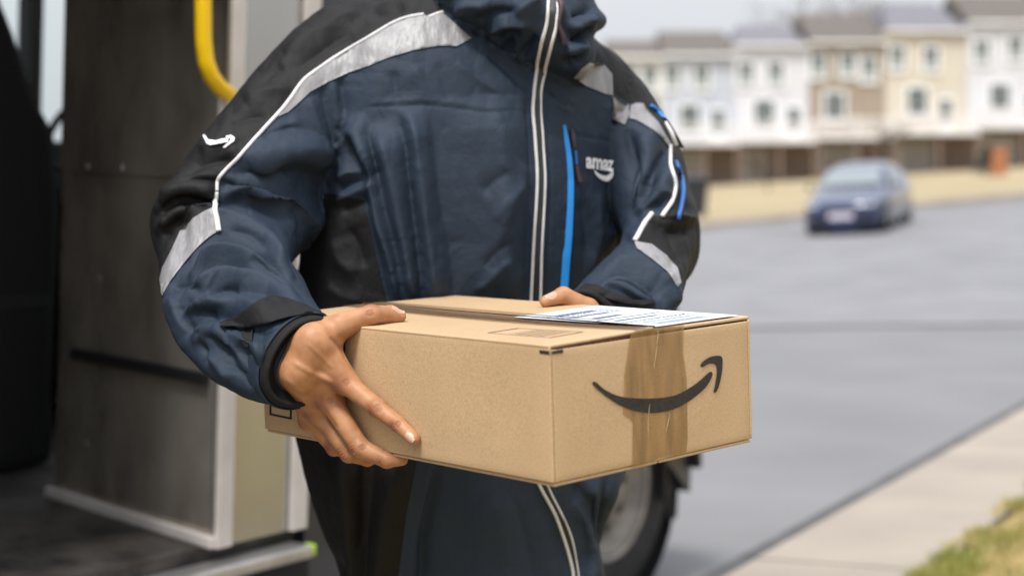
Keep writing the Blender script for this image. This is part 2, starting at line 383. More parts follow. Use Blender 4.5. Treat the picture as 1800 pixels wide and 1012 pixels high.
# ------------------------------------------------------------------ parked car
def make_car():
    d = 31.6; x = (1514 - 900) / FPX * d
    fwd = Vector((-.40, -.917, 0)).normalized(); side = Vector((0, 0, 1)).cross(fwd)       # side = the car's left
    z = hz(x, d)
    slope = (hz(x + fwd.x * 1.3, d + fwd.y * 1.3) - hz(x - fwd.x * 1.3, d - fwd.y * 1.3)) / 2.6
    roll = (hz(x + side.x * .75, d + side.y * .75) - hz(x - side.x * .75, d - side.y * .75)) / 1.5
    f3 = (fwd + Vector((0, 0, slope))).normalized(); s3 = (side + Vector((0, 0, roll))); s3 = (s3 - f3 * s3.dot(f3)).normalized(); u3 = f3.cross(s3)
    mw = Matrix(((f3.x, s3.x, u3.x, x), (f3.y, s3.y, u3.y, d), (f3.z, s3.z, u3.z, z + .008), (0, 0, 0, 1))) @ Matrix.Scale(.86, 4)
    root = empty('parked_car', mw=mw); tag(root, 'dark blue hatchback parked at the far kerb facing the camera', 'car')
    # body sections along X (front = +X): (x, half width, z bottom, z belt, z top, half width at top)
    S = [(2.12, .55, .32, .55, .62, .50), (2.02, .74, .22, .62, .72, .66), (1.75, .84, .18, .70, .80, .74), (1.15, .88, .17, .80, .92, .76),
         (.85, .885, .17, .86, .98, .74), (.25, .89, .17, .90, 1.34, .60), (-.2, .89, .17, .91, 1.45, .58), (-.9, .89, .17, .92, 1.46, .57),
         (-1.5, .88, .18, .94, 1.38, .56), (-1.95, .84, .22, .95, 1.10, .60), (-2.1, .76, .30, .92, .98, .58)]
    V, F = [], []
    for (sx, hw, zb, zm, zt, ht) in S:
        V += [(sx, -hw * .92, zb), (sx, -hw, zb + .12), (sx, -hw, zm - .12), (sx, -hw * .975, zm), (sx, -ht, zt - .04), (sx, -ht * .8, zt), (sx, 0, zt + .025),
              (sx, ht * .8, zt), (sx, ht, zt - .04), (sx, hw * .975, zm), (sx, hw, zm - .12), (sx, hw, zb + .12), (sx, hw * .92, zb)]
    n = 13
    for i in range(len(S) - 1):
        for k in range(n): k2 = (k + 1) % n; F.append((i * n + k, i * n + k2, (i + 1) * n + k2, (i + 1) * n + k))
    F += [tuple(range(n)), tuple(range(len(S) * n - 1, (len(S) - 1) * n - 1, -1))]
    b = mesh_obj('car_body', V, F, 'car_blue', root, True)
    bm = bmesh.new(); bm.from_mesh(b.data); bmesh.ops.recalc_face_normals(bm, faces=bm.faces)
    bmesh.ops.subdivide_edges(bm, edges=bm.edges, cuts=1, smooth=.6, use_grid_fill=True); bm.to_mesh(b.data); bm.free()
    b.data.polygons.foreach_set('use_smooth', [True] * len(b.data.polygons))
    # glass: panels standing a little proud of the cabin
    def pane(name, pts, off):
        o = Vector(off); m_ = MB().prism([Vector(p) + o for p in pts], -o * .5); m_.build(name, 'car_glass', root)
    pane('windscreen', [(.93, -.70, 1.00), (.93, .70, 1.00), (.30, .56, 1.345), (.30, -.56, 1.345)], (.035, 0, .055))
    pane('rear_window', [(-1.93, -.54, 1.12), (-1.93, .54, 1.12), (-1.56, .5, 1.36), (-1.56, -.5, 1.36)], (-.04, 0, .05))
    for s in (-1, 1):
        pane('side_window', [(.70, s * .80, .98), (-.30, s * .845, .98), (-.30, s * .63, 1.36), (.12, s * .645, 1.31)], (0, s * .045, .012))
        pane('side_window', [(-.38, s * .845, .98), (-1.45, s * .83, .99), (-1.40, s * .63, 1.30), (-.38, s * .63, 1.37)], (0, s * .045, .012))
        for wx in (1.32, -1.28):
            tyre = MB().lathe([(.19, -.09), (.29, -.10), (.315, -.06), (.32, 0), (.315, .06), (.29, .10), (.19, .09)], (wx, s * .80, .32), (0, s, 0), 28).build('wheel', 'tyre', root, True)
            rim = MB().lathe([(.20, .0), (.195, .085), (.17, .07), (.05, .085), (0, .09)], (wx, s * .80, .32), (0, s, 0), 28)
            rim.build('rim', 'car_rim', tyre, True)
            MB().lathe([(.33, -.02), (.385, -.02), (.385, .088), (.33, .088)], (wx, s * .80, .335), (0, s, 0), 28).build('wheel_arch', 'car_trim', root, True)
        MB().prism([(1.98, s * .50, .60), (1.98, s * .74, .62), (1.98, s * .76, .71), (1.98, s * .52, .69)], (.11, -s * .03, -.005)).build('headlight', 'lamp_glass', root, bevel=.02)
        MB().prism([(-2.0, s * .55, .78), (-2.0, s * .76, .78), (-2.0, s * .74, .94), (-2.0, s * .55, .94)], (-.10, 0, 0)).build('tail_light', 'tail_red', root, bevel=.02)
        MB().box(.62, .76, *sorted((s * .93, s * 1.04)), .95, 1.08).build('side_mirror', 'car_blue', root, bevel=.03)
        MB().prism([(2.04, s * .46, .28), (2.04, s * .66, .28), (2.04, s * .66, .36), (2.04, s * .46, .36)], (.06, 0, 0)).build('fog_lamp', 'car_trim', root)
    MB().prism([(2.06, -.46, .50), (2.06, .46, .50), (2.04, .42, .60), (2.04, -.42, .60)], (.075, 0, 0)).build('grille', 'car_trim', root, bevel=.01)
    MB().prism([(2.06, -.60, .24), (2.06, .60, .24), (2.08, .54, .40), (2.08, -.54, .40)], (.06, 0, 0)).build('lower_intake', 'car_trim', root, bevel=.01)
    MB().box(2.14, 2.152, -.27, .27, .37, .50).build('licence_plate', 'plate', root)
make_car()
# ------------------------------------------------------------------ delivery van (stands at the kerb, its cab door open)
mat('alu_panel', (.68, .62, .54), .22, .7, .5, 0, 3.2, .45, 7, col2=(.16, .135, .11), detail=6, bdist=.02, stretch=(1, 1, .6), rvar=.08)  # blotchy reflections put into the colour noise
mat('alu_jamb', (.47, .465, .45), .26, .8, .5, .10, 2.5, .15, 10, stretch=(1, 1, .4), bdist=.006)
mat('strip_white', (.62, .58, .55), .5, .1, .4, .1, 9)
mat('van_paint', (.018, .022, .035), .35, .1, .5, coat=.5)
mat('van_black', (.006, .006, .007), .7)
mat('van_floor', (.02, .018, .017), .6, 0, .4, 0, 9, .8, 40, col2=(.075, .066, .06), bdist=.008, detail=7)
mat('handle_yellow', (.86, .54, .0), .32, 0, .5, .04, 12)
mat('step_alu', (.52, .51, .50), .35, .85, .5, .15, 12)
mat('marker_green', (.42, .62, .01), .5)
mat('seat_cloth', (.008, .008, .009), .9)
mat('wheel_steel', (.27, .245, .215), .65, .2, .5, .25, 9)
mat('wheel_hole', (.05, .055, .04), .8)
glass('van_glass', (.9, .95, .93), .02)
g = MATS['van_glass'].node_tree; gb = g.nodes['Principled BSDF']; gb.inputs['Transmission Weight'].default_value = 1; gb.inputs['IOR'].default_value = 1.1
VC = Vector((-.679, 3.655, 0)); VYAW = math.atan2(.809, .588)
VM = Matrix.Translation((VC.x, VC.y, .5)) @ Matrix.Rotation(VYAW, 4, 'Z') @ Matrix.Rotation(R(2.2), 4, 'X') @ Matrix.Translation((0, 0, -.5))
VI = VM.inverted()
van = empty('delivery_van', mw=VM); tag(van, 'dark blue delivery van with open cab door and bare aluminium bulkhead', 'van')
def vb(name, *a, m='van_paint', bevel=0.0, parent=None): return MB().box(*a).build(name, m, parent or van, bevel=bevel)
floor_ = vb('cab_floor', -1.18, 1.5, .03, 1.98, .40, .50, m='van_floor')
# aluminium bulkhead running into the cab: upper and lower sheet
E0, E1 = Vector((0, 0, 0)), Vector((.094, .70, 0)); ed = (E1 - E0); en = Vector((-ed.y, ed.x, 0)).normalized()   # en faces the rear / camera
def sheet_panel(name, z0, z1, off, m='alu_panel', a=0.0, b=1.0, th=.012, parent=None, bevel=0.0):
    p, q = E0 + ed * a + en * off, E0 + ed * b + en * off
    return MB().prism([p + Vector((0, 0, z0)), q + Vector((0, 0, z0)), q + Vector((0, 0, z1)), p + Vector((0, 0, z1))], -en * th).build(name, m, parent or van, bevel=bevel)
sheet_panel('bulkhead_panel', .5, 1.352, 0)
up = sheet_panel('bulkhead_panel', 1.346, 2.42, .006)
for t in (.60, .82):
    c = E0 + ed * t + en * .006 + Vector((0, 0, 1.362))
    MB().lathe([(0, .004), (.007, .003), (.009, 0)], c, en, 12).build('rivet', 'step_alu', up, True)
for (t, z) in ((.80, .66), (.74, 1.08)):
    c = E0 + ed * t + Vector((0, 0, z)); MB().lathe([(0, .004), (.008, .003), (.011, 0)], c, en, 12).build('rivet', 'step_alu', van, True)
sheet_panel('rubber_rail', .872, .898, .018, 'van_black', .06, .88, .016)
sheet_panel('kick_strip', .501, .527, .022, 'strip_white', -.01, 1.02, .020, bevel=.004)
# door jamb
vb('door_jamb', .003, .283, .004, .03, .5, 2.42, m='alu_jamb')
vb('jamb_strip', -.006, .040, -.012, .002, .5, 2.42, m='strip_white', bevel=.003)
vb('jamb_strip', .236, .290, -.012, .002, .5, 2.42, m='strip_white', bevel=.003)
vb('step_edge', -1.16, .268, -.055, .02, .438, .470, m='step_alu', bevel=.008)
vb('step_marker', .270, .285, -.050, -.018, .440, .468, m='marker_green', bevel=.006)
vb('step_riser', -1.16, .29, -.02, .028, .25, .437, m='van_black')
# yellow grab handle
hp = [P(356, -210, 3.52), P(357, -20, 3.53), P(358, 70, 3.54), P(362, 108, 3.545), P(371, 134, 3.555), P(385, 153, 3.575), P(398, 163, 3.61), P(409, 172, 3.66)]
MB().tube([VI @ p for p in hp], .0185, 16).build('grab_handle', 'handle_yellow', van, True)
MB().tube([VI @ P(402, 168, 3.635), VI @ P(398, 250, 3.65)], .022, 10).build('handle_bracket', 'strip_white', van, True)
# outer shell
wz, wx_ = .36, 1.76
arch = [(.292, .30), (wx_ - .44, .30)] + [(wx_ - .44 * math.cos(a), wz + .44 * math.sin(a)) for a in [math.pi * k / 14 for k in range(15)]] + \
       [(wx_ + .44, .30), (2.02, .44), (2.08, .9), (2.02, 1.12), (1.60, 1.30), (1.45, 1.38), (1.12, 2.42), (.292, 2.42)]
MB().prism([(x, .0, z) for (x, z) in arch], (0, .05, 0)).build('side_panel', 'van_paint', van)
MB().prism([(x, 1.96, z) for (x, z) in arch[:-8] + [(2.02, .44), (2.08, .9), (2.02, 1.12), (1.60, 1.30), (1.45, 1.40), (.292, 1.40)]], (0, .05, 0)).build('side_panel', 'van_paint', van)
MB().tube([(wx_ + .452 * math.cos(a), -.012, wz + .452 * math.sin(a)) for a in [math.pi * (.02 + .96 * k / 24) for k in range(25)]], .022, 8).build('arch_trim', 'van_black', van, True)
MB().prism([(wx_ + .40, .06, .20), (wx_ + .46, .06, .20), (wx_ + .48, .06, .70), (wx_ + .30, .06, .70)], (0, .5, 0)).build('mud_flap', 'van_black', van)
MB().lathe([(.45, .052), (.45, .4), (0, .4)], (wx_, 0, wz), (0, 1, 0), 30).build('wheel_well', 'van_black', van, True)
MB().prism([(1.45, .05, 1.375), (1.60, .05, 1.295), (2.02, .05, 1.115), (2.08, .05, .9), (2.02, .05, .44), (1.90, .05, .44), (1.90, .05, 1.05), (1.45, .05, 1.25)], (0, 1.91, 0)).build('bonnet', 'van_paint', van)
MB().prism([(2.0, -.02, .30), (2.13, .06, .30), (2.16, .06, .47), (2.0, -.02, .50)], (0, .02, 0)).build('bumper_corner', 'van_black', van)
vb('front_bumper', 1.98, 2.16, .03, 1.97, .29, .48, m='van_black', bevel=.03)
MB().prism([(1.45, .06, 1.39), (1.46, .06, 1.39), (1.13, .06, 2.40), (1.12, .06, 2.40)], (0, 1.89, 0)).build('windscreen', 'van_glass', van)
vb('roof_panel', -4.2, 1.14, -.0, 2.01, 2.421, 2.50)
vb('rear_side_panel', -4.2, -1.17, 0, .05, .42, 2.42)
vb('rear_side_panel', -4.2, -1.20, 1.96, 2.01, .42, 2.42)
vb('cab_divider', -1.20, -1.17, .051, 1.955, .40, 2.42, m='van_black')
vb('rear_door', -4.25, -4.20, 0, 2.01, .42, 2.42)
vb('cargo_floor', -4.2, -1.21, .051, 1.955, .42, .5, m='van_floor')
# far side of the cab: sill, two windows, pillars
vb('far_door', -1.17, 1.45, 1.93, 1.959, .40, 1.43, m='van_black')
vb('window_pillar', .912, .966, 1.93, 2.0, 1.43, 2.42, m='van_black')
vb('window_pillar', -1.17, .10, 1.93, 2.0, 1.43, 2.42, m='van_black')
vb('window_header', .10, 1.30, 1.93, 2.0, 2.25, 2.42, m='van_black')
vb('side_window', .10, .912, 1.96, 1.966, 1.43, 2.25, m='van_glass')
vb('side_window', .966, 1.30, 1.96, 1.966, 1.43, 2.25, m='van_glass')
vb('dashboard', 1.05, 1.44, .80, 1.92, .5, 1.28, m='van_black', bevel=.04)
seat = MB().prism([(.0, 1.05, .95), (.365, 1.05, .95), (.372, 1.05, 1.22), (.345, 1.05, 1.45), (.27, 1.05, 1.556), (.20, 1.05, 1.72), (.14, 1.05, 1.84), (.0, 1.05, 1.88), (-.12, 1.05, 1.3)], (0, .52, 0)).build('driver_seat', 'seat_cloth', van, bevel=.03)
MB().box(-.06, .36, 1.04, 1.60, .50, 1.0).build('seat_base', 'seat_cloth', seat, bevel=.04)
swc = VI @ P(132, 232, 4.95)
MB().tube([swc + Vector((.06 * math.sin(a), .12 * math.cos(a), .11 * math.sin(a))) for a in [2 * math.pi * k / 24 for k in range(25)]], .013, 8, False).build('steering_wheel', 'van_black', van, True)
def van_wheel(x, y, s):
    t = MB().lathe([(.20, .09), (.26, .105), (.335, .10), (.355, .075), (.36, .0), (.355, -.075), (.335, -.10), (.26, -.105), (.20, -.09)], (x, y, .36), (0, -s, 0), 48).build('wheel', 'tyre', van, True)
    rim = MB().lathe([(.228, .085), (.22, .10), (.205, .092), (.195, .05), (.175, .035), (.155, .055), (.08, .06), (.072, .085), (.055, .095), (0, .098)], (x, y, .36), (0, -s, 0), 48).build('rim', 'wheel_steel', t, True)
    for k in range(8):
        a = 2 * math.pi * k / 8 + .2; MB().lathe([(0, .064), (.021, .063), (.023, .05)], (x + .118 * math.cos(a), y, .36 + .118 * math.sin(a)), (0, -s, 0), 10).build('rim_hole', 'wheel_hole', t, True)
    for k in range(5):
        a = 2 * math.pi * k / 5; MB().lathe([(0, .082), (.009, .08), (.011, .06)], (x + .062 * math.cos(a), y, .36 + .062 * math.sin(a)), (0, -s, 0), 6).build('wheel_nut', 'step_alu', t)
for (x, y, s) in ((1.76, .13, 1), (1.76, 1.87, -1), (-2.7, .13, 1), (-2.7, 1.87, -1)): van_wheel(x, y, s)
vb('chassis', -4.1, 1.3, .45, 1.55, .30, .399, m='van_black')

# ------------------------------------------------------------------ cardboard box
def cardboard(name, c1, c2, rough=.5):
    m = mat(name, c1, rough, 0, .65)
    n = m.node_tree; b = n.nodes['Principled BSDF']; tc = n.nodes.new('ShaderNodeTexCoord')
    t1 = n.nodes.new('ShaderNodeTexNoise'); t1.inputs['Scale'].default_value = 520; t1.inputs['Detail'].default_value = 3
    t2 = n.nodes.new('ShaderNodeTexNoise'); t2.inputs['Scale'].default_value = 9; t2.inputs['Detail'].default_value = 5
    mp = n.nodes.new('ShaderNodeMapping'); mp.inputs['Scale'].default_value = (1, 1, .8)
    n.links.new(tc.outputs['Object'], mp.inputs['Vector']); n.links.new(mp.outputs[0], t1.inputs['Vector']); n.links.new(tc.outputs['Object'], t2.inputs['Vector'])
    r = n.nodes.new('ShaderNodeValToRGB'); e = r.color_ramp.elements; e[0].position = .26; e[1].position = .70
    e[0].color = (*[c * .80 for c in c1], 1); e[1].color = (*c2, 1); x = r.color_ramp.elements.new(.45); x.color = (*c1, 1)
    n.links.new(t1.outputs['Fac'], r.inputs['Fac'])
    mm = n.nodes.new('ShaderNodeMix'); mm.data_type = 'RGBA'; mm.blend_type = 'MULTIPLY'; mm.inputs['Factor'].default_value = .35
    r2 = n.nodes.new('ShaderNodeValToRGB'); r2.color_ramp.elements[0].position = .3; r2.color_ramp.elements[1].position = .7
    r2.color_ramp.elements[0].color = (.74, .72, .70, 1); r2.color_ramp.elements[1].color = (1, 1, 1, 1)
    n.links.new(t2.outputs['Fac'], r2.inputs['Fac']); n.links.new(r.outputs[0], mm.inputs['A']); n.links.new(r2.outputs[0], mm.inputs['B'])
    n.links.new(mm.outputs['Result'], b.inputs['Base Color'])
    wv = n.nodes.new('ShaderNodeBump'); wv.inputs['Strength'].default_value = .16; wv.inputs['Distance'].default_value = .0012
    ad = n.nodes.new('ShaderNodeMath'); ad.operation = 'ADD'; n.links.new(t1.outputs['Fac'], ad.inputs[0]); n.links.new(t2.outputs['Fac'], ad.inputs[1])
    n.links.new(ad.outputs[0], wv.inputs['Height']); n.links.new(wv.outputs[0], b.inputs['Normal'])
    return m
cardboard('cardboard', (.50, .34, .19), (.57, .405, .24))
cardboard('cardboard_edge', (.36, .21, .11), (.46, .29, .16), .9)
mat('flute_dark', (.10, .035, .03), .9, 0, .2, .5, 160)
mat('ink_black', (.016, .013, .014), .55, 0, .4, 0, 160, col2=(.03, .026, .025))
mat('ink_purple', (.03, .014, .022), .6)
mat('label_paper', (.62, .65, .70), .5, 0, .4, .02, 20)
mat('label_ink', (.11, .15, .25), .6)
mat('tape_film', (.30, .165, .062), .14, 0, .6, .42, 70, .9, 60, bdist=.006, detail=7, stretch=(1, 1, .16))  # colour streaks stand in for light and dark on the film's wrinkles
mat('tape_top', (.17, .11, .065), .16, 0, .55, .10, 25, .15, 40, bdist=.003)
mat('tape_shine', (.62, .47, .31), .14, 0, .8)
tf = MATS['tape_film'].node_tree; tb = tf.nodes['Principled BSDF']; tb.inputs['Alpha'].default_value = .54; tb.inputs['Coat Weight'].default_value = .6; tb.inputs['Coat Roughness'].default_value = .06
MATS['tape_top'].node_tree.nodes['Principled BSDF'].inputs['Alpha'].default_value = .6
BS = .87
bw, bl_, bh = .4179 * BS, .67551 * BS, .18367 * BS
ca, sa = math.cos(.7463), math.sin(.7463)
BR = Matrix.Rotation(.7463, 3, 'Z') @ Matrix.Rotation(.00186, 3, 'X') @ Matrix.Rotation(-.04174, 3, 'Y')
BN = Vector((.04908 * BS, 2.10 * BS, CAMZ - .19236 * BS))           # near top corner
BO = BN - BR @ Vector((0, 0, bh))
BM = Matrix.Translation(BO) @ BR.to_4x4(); BI = BM.inverted()
box = empty('cardboard_box', mw=BM); tag(box, 'brown cardboard parcel with black curved arrow held in both hands', 'box')
def on_plane(px, py, axis, val):                 # pixel -> point of the box (box coordinates) on the plane axis = val
    o = BI @ Vector((0, 0, CAMZ)); d = (BI.to_3x3() @ ray(px, py)); t = (val - o[axis]) / d[axis]; return o + d * t
TH = .004
def panel(name, x0, x1, y0, y1, z0, z1, m='cardboard', bevel=.0018, bulge=None, parent=None):
    o = MB().box(x0, x1, y0, y1, z0, z1).build(name, m, parent or box)
    bm = bmesh.new(); bm.from_mesh(o.data)
    if bulge:
        ax, amt = bulge
        bmesh.ops.subdivide_edges(bm, edges=[e for e in bm.edges if e.calc_length() > .05], cuts=15, use_grid_fill=True)
    es = [e for e in bm.edges if len(e.link_faces) == 2 and e.calc_face_angle(0) > .8]
    bmesh.ops.bevel(bm, geom=es, offset=bevel, segments=3, profile=.5, affect='EDGES')
    if bulge:
        lo = (x0, y0, z0); hi = (x1, y1, z1); oth = [k for k in range(3) if k != ax]
        for v in bm.verts:
            s = 1.0
            for k in oth: s *= math.sin(math.pi * sat((v.co[k] - lo[k]) / (hi[k] - lo[k])))
            nz = noise.noise(Vector((v.co.x * 9, v.co.y * 9, v.co.z * 9 + ax * 7)))
            v.co[ax] += amt * s + .0012 * nz * min(1, s * 3)
    for f in bm.faces: f.smooth = True
    bm.to_mesh(o.data); bm.free(); return o
panel('side_panel', 0, TH, 0, bl_, 0, bh - .0005, bevel=.0019, bulge=(0, -.002))
panel('side_panel', bw - TH, bw, 0, bl_, 0, bh - .0045, bulge=(0, .002))
panel('end_panel', TH + .0003, bw - TH - .0003, .0002, TH, .0, bh - .006, bulge=(1, -.0012))
panel('end_panel', TH + .0003, bw - TH - .0003, bl_ - TH, bl_, .0, bh - .006)
panel('bottom_flap', .003, bw / 2 - .001, .0015, bl_ - .002, -.0048, -.0006)
panel('bottom_flap', bw / 2 + .001, bw - .003, .0015, bl_ - .002, -.0048, -.0006)
def flap(x0, x1, hinge, lift):
    o = MB().box(x0, x1, .001, bl_ - .001, bh - TH - .0003, bh).build('top_flap', 'cardboard', box)
    bm = bmesh.new(); bm.from_mesh(o.data)
    bmesh.ops.subdivide_edges(bm, edges=[e for e in bm.edges if e.calc_length() > .05], cuts=17, use_grid_fill=True)
    es = [e for e in bm.edges if len(e.link_faces) == 2 and e.calc_face_angle(0) > .8]
    bmesh.ops.bevel(bm, geom=es, offset=.0018, segments=3, profile=.5, affect='EDGES')
    for v in bm.verts:
        u = sat((v.co.x - x0) / (x1 - x0)); u = u if hinge == 0 else 1 - u
        e = 1 - sat(v.co.y / .16); e2 = 1 - sat((bl_ - v.co.y) / .2)
        v.co.z += lift * (u ** 1.3) * (e ** 1.5) - .0022 * math.sin(math.pi * sat(v.co.y / bl_)) * u + .002 * e2 * u
    for f in bm.faces: f.smooth = True
    bm.to_mesh(o.data); bm.free(); return o
flap_a = flap(-.0005, bw / 2 - .0012, 0, .0035); flap_b = flap(bw / 2 + .0012, bw + .0003, 1, .0006)
def flap_z(x, y):                                 # height of the lid at (x, y), box coordinates
    u = x / (bw / 2) if x < bw / 2 else (bw - x) / (bw / 2); u = sat(u)
    lift = .0035 if x < bw / 2 else .0006
    e = 1 - sat(y / .16); e2 = 1 - sat((bl_ - y) / .2)
    return bh + lift * (u ** 1.3) * (e ** 1.5) - .0022 * math.sin(math.pi * sat(y / bl_)) * u + .002 * e2 * u
# dark fluted edge showing between lid and end panel
FV = MB()
for i in range(70):
    x = .010 + i * .0025
    if x > bw - .01: break
    FV.box(x, x + .0014, .0006, .0030, bh - .0062, bh - .0042 + (.0030 * (x / (bw / 2)) ** 1.3 if x < bw / 2 else 0))
tag(FV.build('fluted_edge', 'flute_dark', box), kind='stuff')
def flat_print(name, polys, axis, val, m, parent=box, off=.0005, top=False, grid=.006, wav=0.0):
    """polys: outlines in photo pixels lying on the box plane axis = val -> thin print on that panel"""
    V, F = [], []
    for pl_ in polys:
        q = [on_plane(a, b, axis, val) for (a, b) in pl_] if not isinstance(pl_[0], Vector) else pl_
        ax2 = [k for k in range(3) if k != axis]
        pts = [Vector((p[ax2[0]], p[ax2[1]])) for p in q]
        n = len(pts); x0, x1 = min(p.x for p in pts), max(p.x for p in pts); y0, y1 = min(p.y for p in pts), max(p.y for p in pts)
        extra = [Vector((x0 + (i + .5) * grid, y0 + (j + .5) * grid)) for i in range(int((x1 - x0) / grid)) for j in range(int((y1 - y0) / grid))]
        if len(extra) > 4000: extra = []
        vv, ee, ff, *_ = delaunay_2d_cdt(pts + extra, [(i, (i + 1) % n) for i in range(n)], [], 1, 1e-7)
        b0 = len(V)
        for p in vv:
            c = [0, 0, 0]; c[ax2[0]] = p.x; c[ax2[1]] = p.y
            if top: c[2] = flap_z(c[0], c[1]) + off
            else:
                s = 1.0; dims = (bw, bl_, bh)
                for k in ax2: s *= math.sin(math.pi * sat(c[k] / dims[k]))
                amt = .002 if axis == 0 else .0012
                q3 = Vector(c); q3[axis] = val
                c[axis] = val - off - amt * s + .0012 * noise.noise(Vector((q3.x * 9, q3.y * 9, q3.z * 9 + axis * 7))) * min(1, s * 3)
            if wav: c[axis if not top else 2] += wav * noise.noise(Vector((c[0] * 60, c[1] * 60, c[2] * 22))) * (1 if top else -1)
            V.append(c)
        F += [tuple(i + b0 for i in f) for f in ff]
    o = mesh_obj(name, V, F, m, parent, True)
    bm = bmesh.new(); bm.from_mesh(o.data); bmesh.ops.recalc_face_normals(bm, faces=bm.faces)
    want = Vector((0, 0, 1)) if top else Vector([-1 if k == axis else 0 for k in range(3)])
    for f in bm.faces:
        if f.normal.dot(want) < 0: f.normal_flip()
    bm.to_mesh(o.data); bm.free(); return o
def zpx(ox, oy, sc, pts): return [(ox + x / sc, oy + y / sc) for (x, y) in pts]
def dense(pts, closed=True, n=6):                 # smooth closed outline through the points
    out = []; N = len(pts)
    for i in range(N if closed else N - 1):
        p0, p1, p2, p3 = [Vector(pts[(i + k) % N] if closed else pts[max(0, min(N - 1, i + k))]) for k in (-1, 0, 1, 2)]
        for j in range(n):
            t = j / n; out.append(tuple(.5 * ((2 * p1) + (p2 - p0) * t + (2 * p0 - 5 * p1 + 4 * p2 - p3) * t * t + (3 * p1 - p0 - 3 * p2 + p3) * t ** 3)))
    if not closed: out.append(tuple(pts[-1]))
    return out
tape = flat_print('packing_tape', [[(1108, 585), (1146, 576), (1202, 569), (1200, 620), (1206, 668), (1208, 772), (1206, 794), (1111, 822), (1111, 740), (1094, 728), (1096, 660)]], 1, 0, 'tape_film', off=.0005, grid=.004, wav=.00015)
smile = dense([(483, 482), (500, 486), (530, 513), (570, 535), (620, 550), (700, 556), (780, 553), (850, 540), (910, 510), (960, 475), (998, 441), (1013, 440),
               (1012, 460), (985, 505), (940, 545), (880, 585), (810, 612), (740, 620), (670, 612), (600, 585), (540, 545), (500, 512), (482, 494)], n=3)
head = dense([(962, 408), (978, 388), (1008, 371), (1040, 366), (1057, 373), (1060, 400), (1055, 450), (1043, 502), (1030, 529), (1020, 526), (1026, 500), (1034, 450), (1034, 415), (1024, 403), (1000, 402), (970, 417)], n=3)
arrow = flat_print('printed_arrow', [zpx(850, 480, 2.53, smile), zpx(850, 480, 2.53, head)], 1, 0, 'ink_black', off=.00085, grid=.005)
arrow['label'] = 'black curved arrow printed on the end panel'
# pale threads along the tape's creases: their highlights put into the colour
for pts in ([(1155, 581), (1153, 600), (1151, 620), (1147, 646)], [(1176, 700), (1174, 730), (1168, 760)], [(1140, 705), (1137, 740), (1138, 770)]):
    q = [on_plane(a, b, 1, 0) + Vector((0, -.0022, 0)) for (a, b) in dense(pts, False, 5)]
    cr = MB(); cr.tube(q, [.00008 + .00022 * abs(math.sin(math.pi * i / (len(q) - 1) * 2.3)) for i in range(len(q))], 5); cr.build('crease_highlight', 'tape_shine', tape, True)
flat_print('corner_mark', [zpx(850, 480, 2.53, [(303, 346), (353, 337), (353, 354), (303, 361)])], 1, 0, 'ink_purple', off=.0004)
flat_print('corner_mark', [zpx(850, 480, 2.53, [(250, 341), (294, 346), (294, 363), (250, 357)])], 0, 0, 'ink_purple', off=.0004)
def frame_poly(px, w_):                           # hollow frame as four bars
    c = sum((Vector(p) for p in px), Vector((0, 0))) / len(px); inn = [c + (Vector(p) - c) * w_ for p in px]
    return [[px[i], px[(i + 1) % 4], tuple(inn[(i + 1) % 4]), tuple(inn[i])] for i in range(4)]
flat_print('printed_square', frame_poly([(474, 690), (514, 697), (514, 737), (474, 729)], .82), 0, 0, 'ink_black', off=.0004)
lines = frame_poly([(856, 584), (910.5, 575), (1026.5, 583.6), (967, 593.6)], .95)
A_, B_, C_, D_ = [Vector(p) for p in ((856, 584), (910.5, 575), (1026.5, 583.6), (967, 593.6))]
for i in range(1, 11):
    t = .24 + i / 17; wd = .008 if i % 3 else .015
    lo, hi = A_ + (D_ - A_) * t, B_ + (C_ - B_) * t; dv = (D_ - A_) * wd
    a, b = lo + (hi - lo) * .06, lo + (hi - lo) * .94
    lines.append([tuple(a), tuple(b), tuple(b + dv), tuple(a + dv)])
lz = bh
lines = [[Vector((q.x, q.y, bh)) for q in [on_plane(p[0], p[1], 2, bh + .0005) for p in pl_]] for pl_ in lines]
flat_print('printed_panel', lines, 2, bh, 'ink_black', top=True, off=.0006, grid=.02)
def rect(x0, x1, y0, y1): return [Vector((x0, y0, bh)), Vector((x1, y0, bh)), Vector((x1, y1, bh)), Vector((x0, y1, bh))]
tt = flat_print('packing_tape', [rect(bw / 2 - .036, bw / 2 + .036, -.0005, bl_)], 2, bh, 'tape_top', top=True, off=.0012, grid=.012, wav=.0004)
seam = flat_print('lid_seam', [rect(bw / 2 - .0022, bw / 2 + .0022, .0, bl_), rect(bw / 2 - .0365, bw / 2 - .0355, 0, bl_), rect(bw / 2 + .0355, bw / 2 + .0365, 0, bl_)], 2, bh, 'flute_dark', tt, top=True, off=.0018, grid=.02)
lab = flat_print('shipping_label', [rect(bw / 2 + .006, bw - .016, .006, .262)], 2, bh, 'label_paper', top=True, off=.0024, grid=.012, wav=.0003)
bars = []
rr = random.Random(3)
lx0, lx1, ly0, ly1 = bw / 2 + .012, bw - .022, .012, .256
for i in range(6):                               # bar code along the label's far part
    y = ly0 + .006 + i * .0075; bars.append(rect(lx0 + .02, lx1 - .03, y, y + rr.choice((.0008, .0015, .0024))))
for (a, b, c, d) in ((.02, .10, .095, .103), (.01, .13, .120, .1235), (.03, .08, .140, .152), (.02, .09, .178, .184), (.03, .10, .21, .219)):
    bars.append(rect(lx0 + a, min(lx1, lx0 + b), c, d))
for i in range(9):                                # lines of small print as runs of short dashes
    y = .070 + i * .004 if i < 3 else .150 + i * .009; x = lx0 + .01
    while x < lx1 - .02:
        l = rr.uniform(.003, .009); bars.append(rect(x, x + l, y, y + .0022)); x += l + rr.uniform(.001, .003)
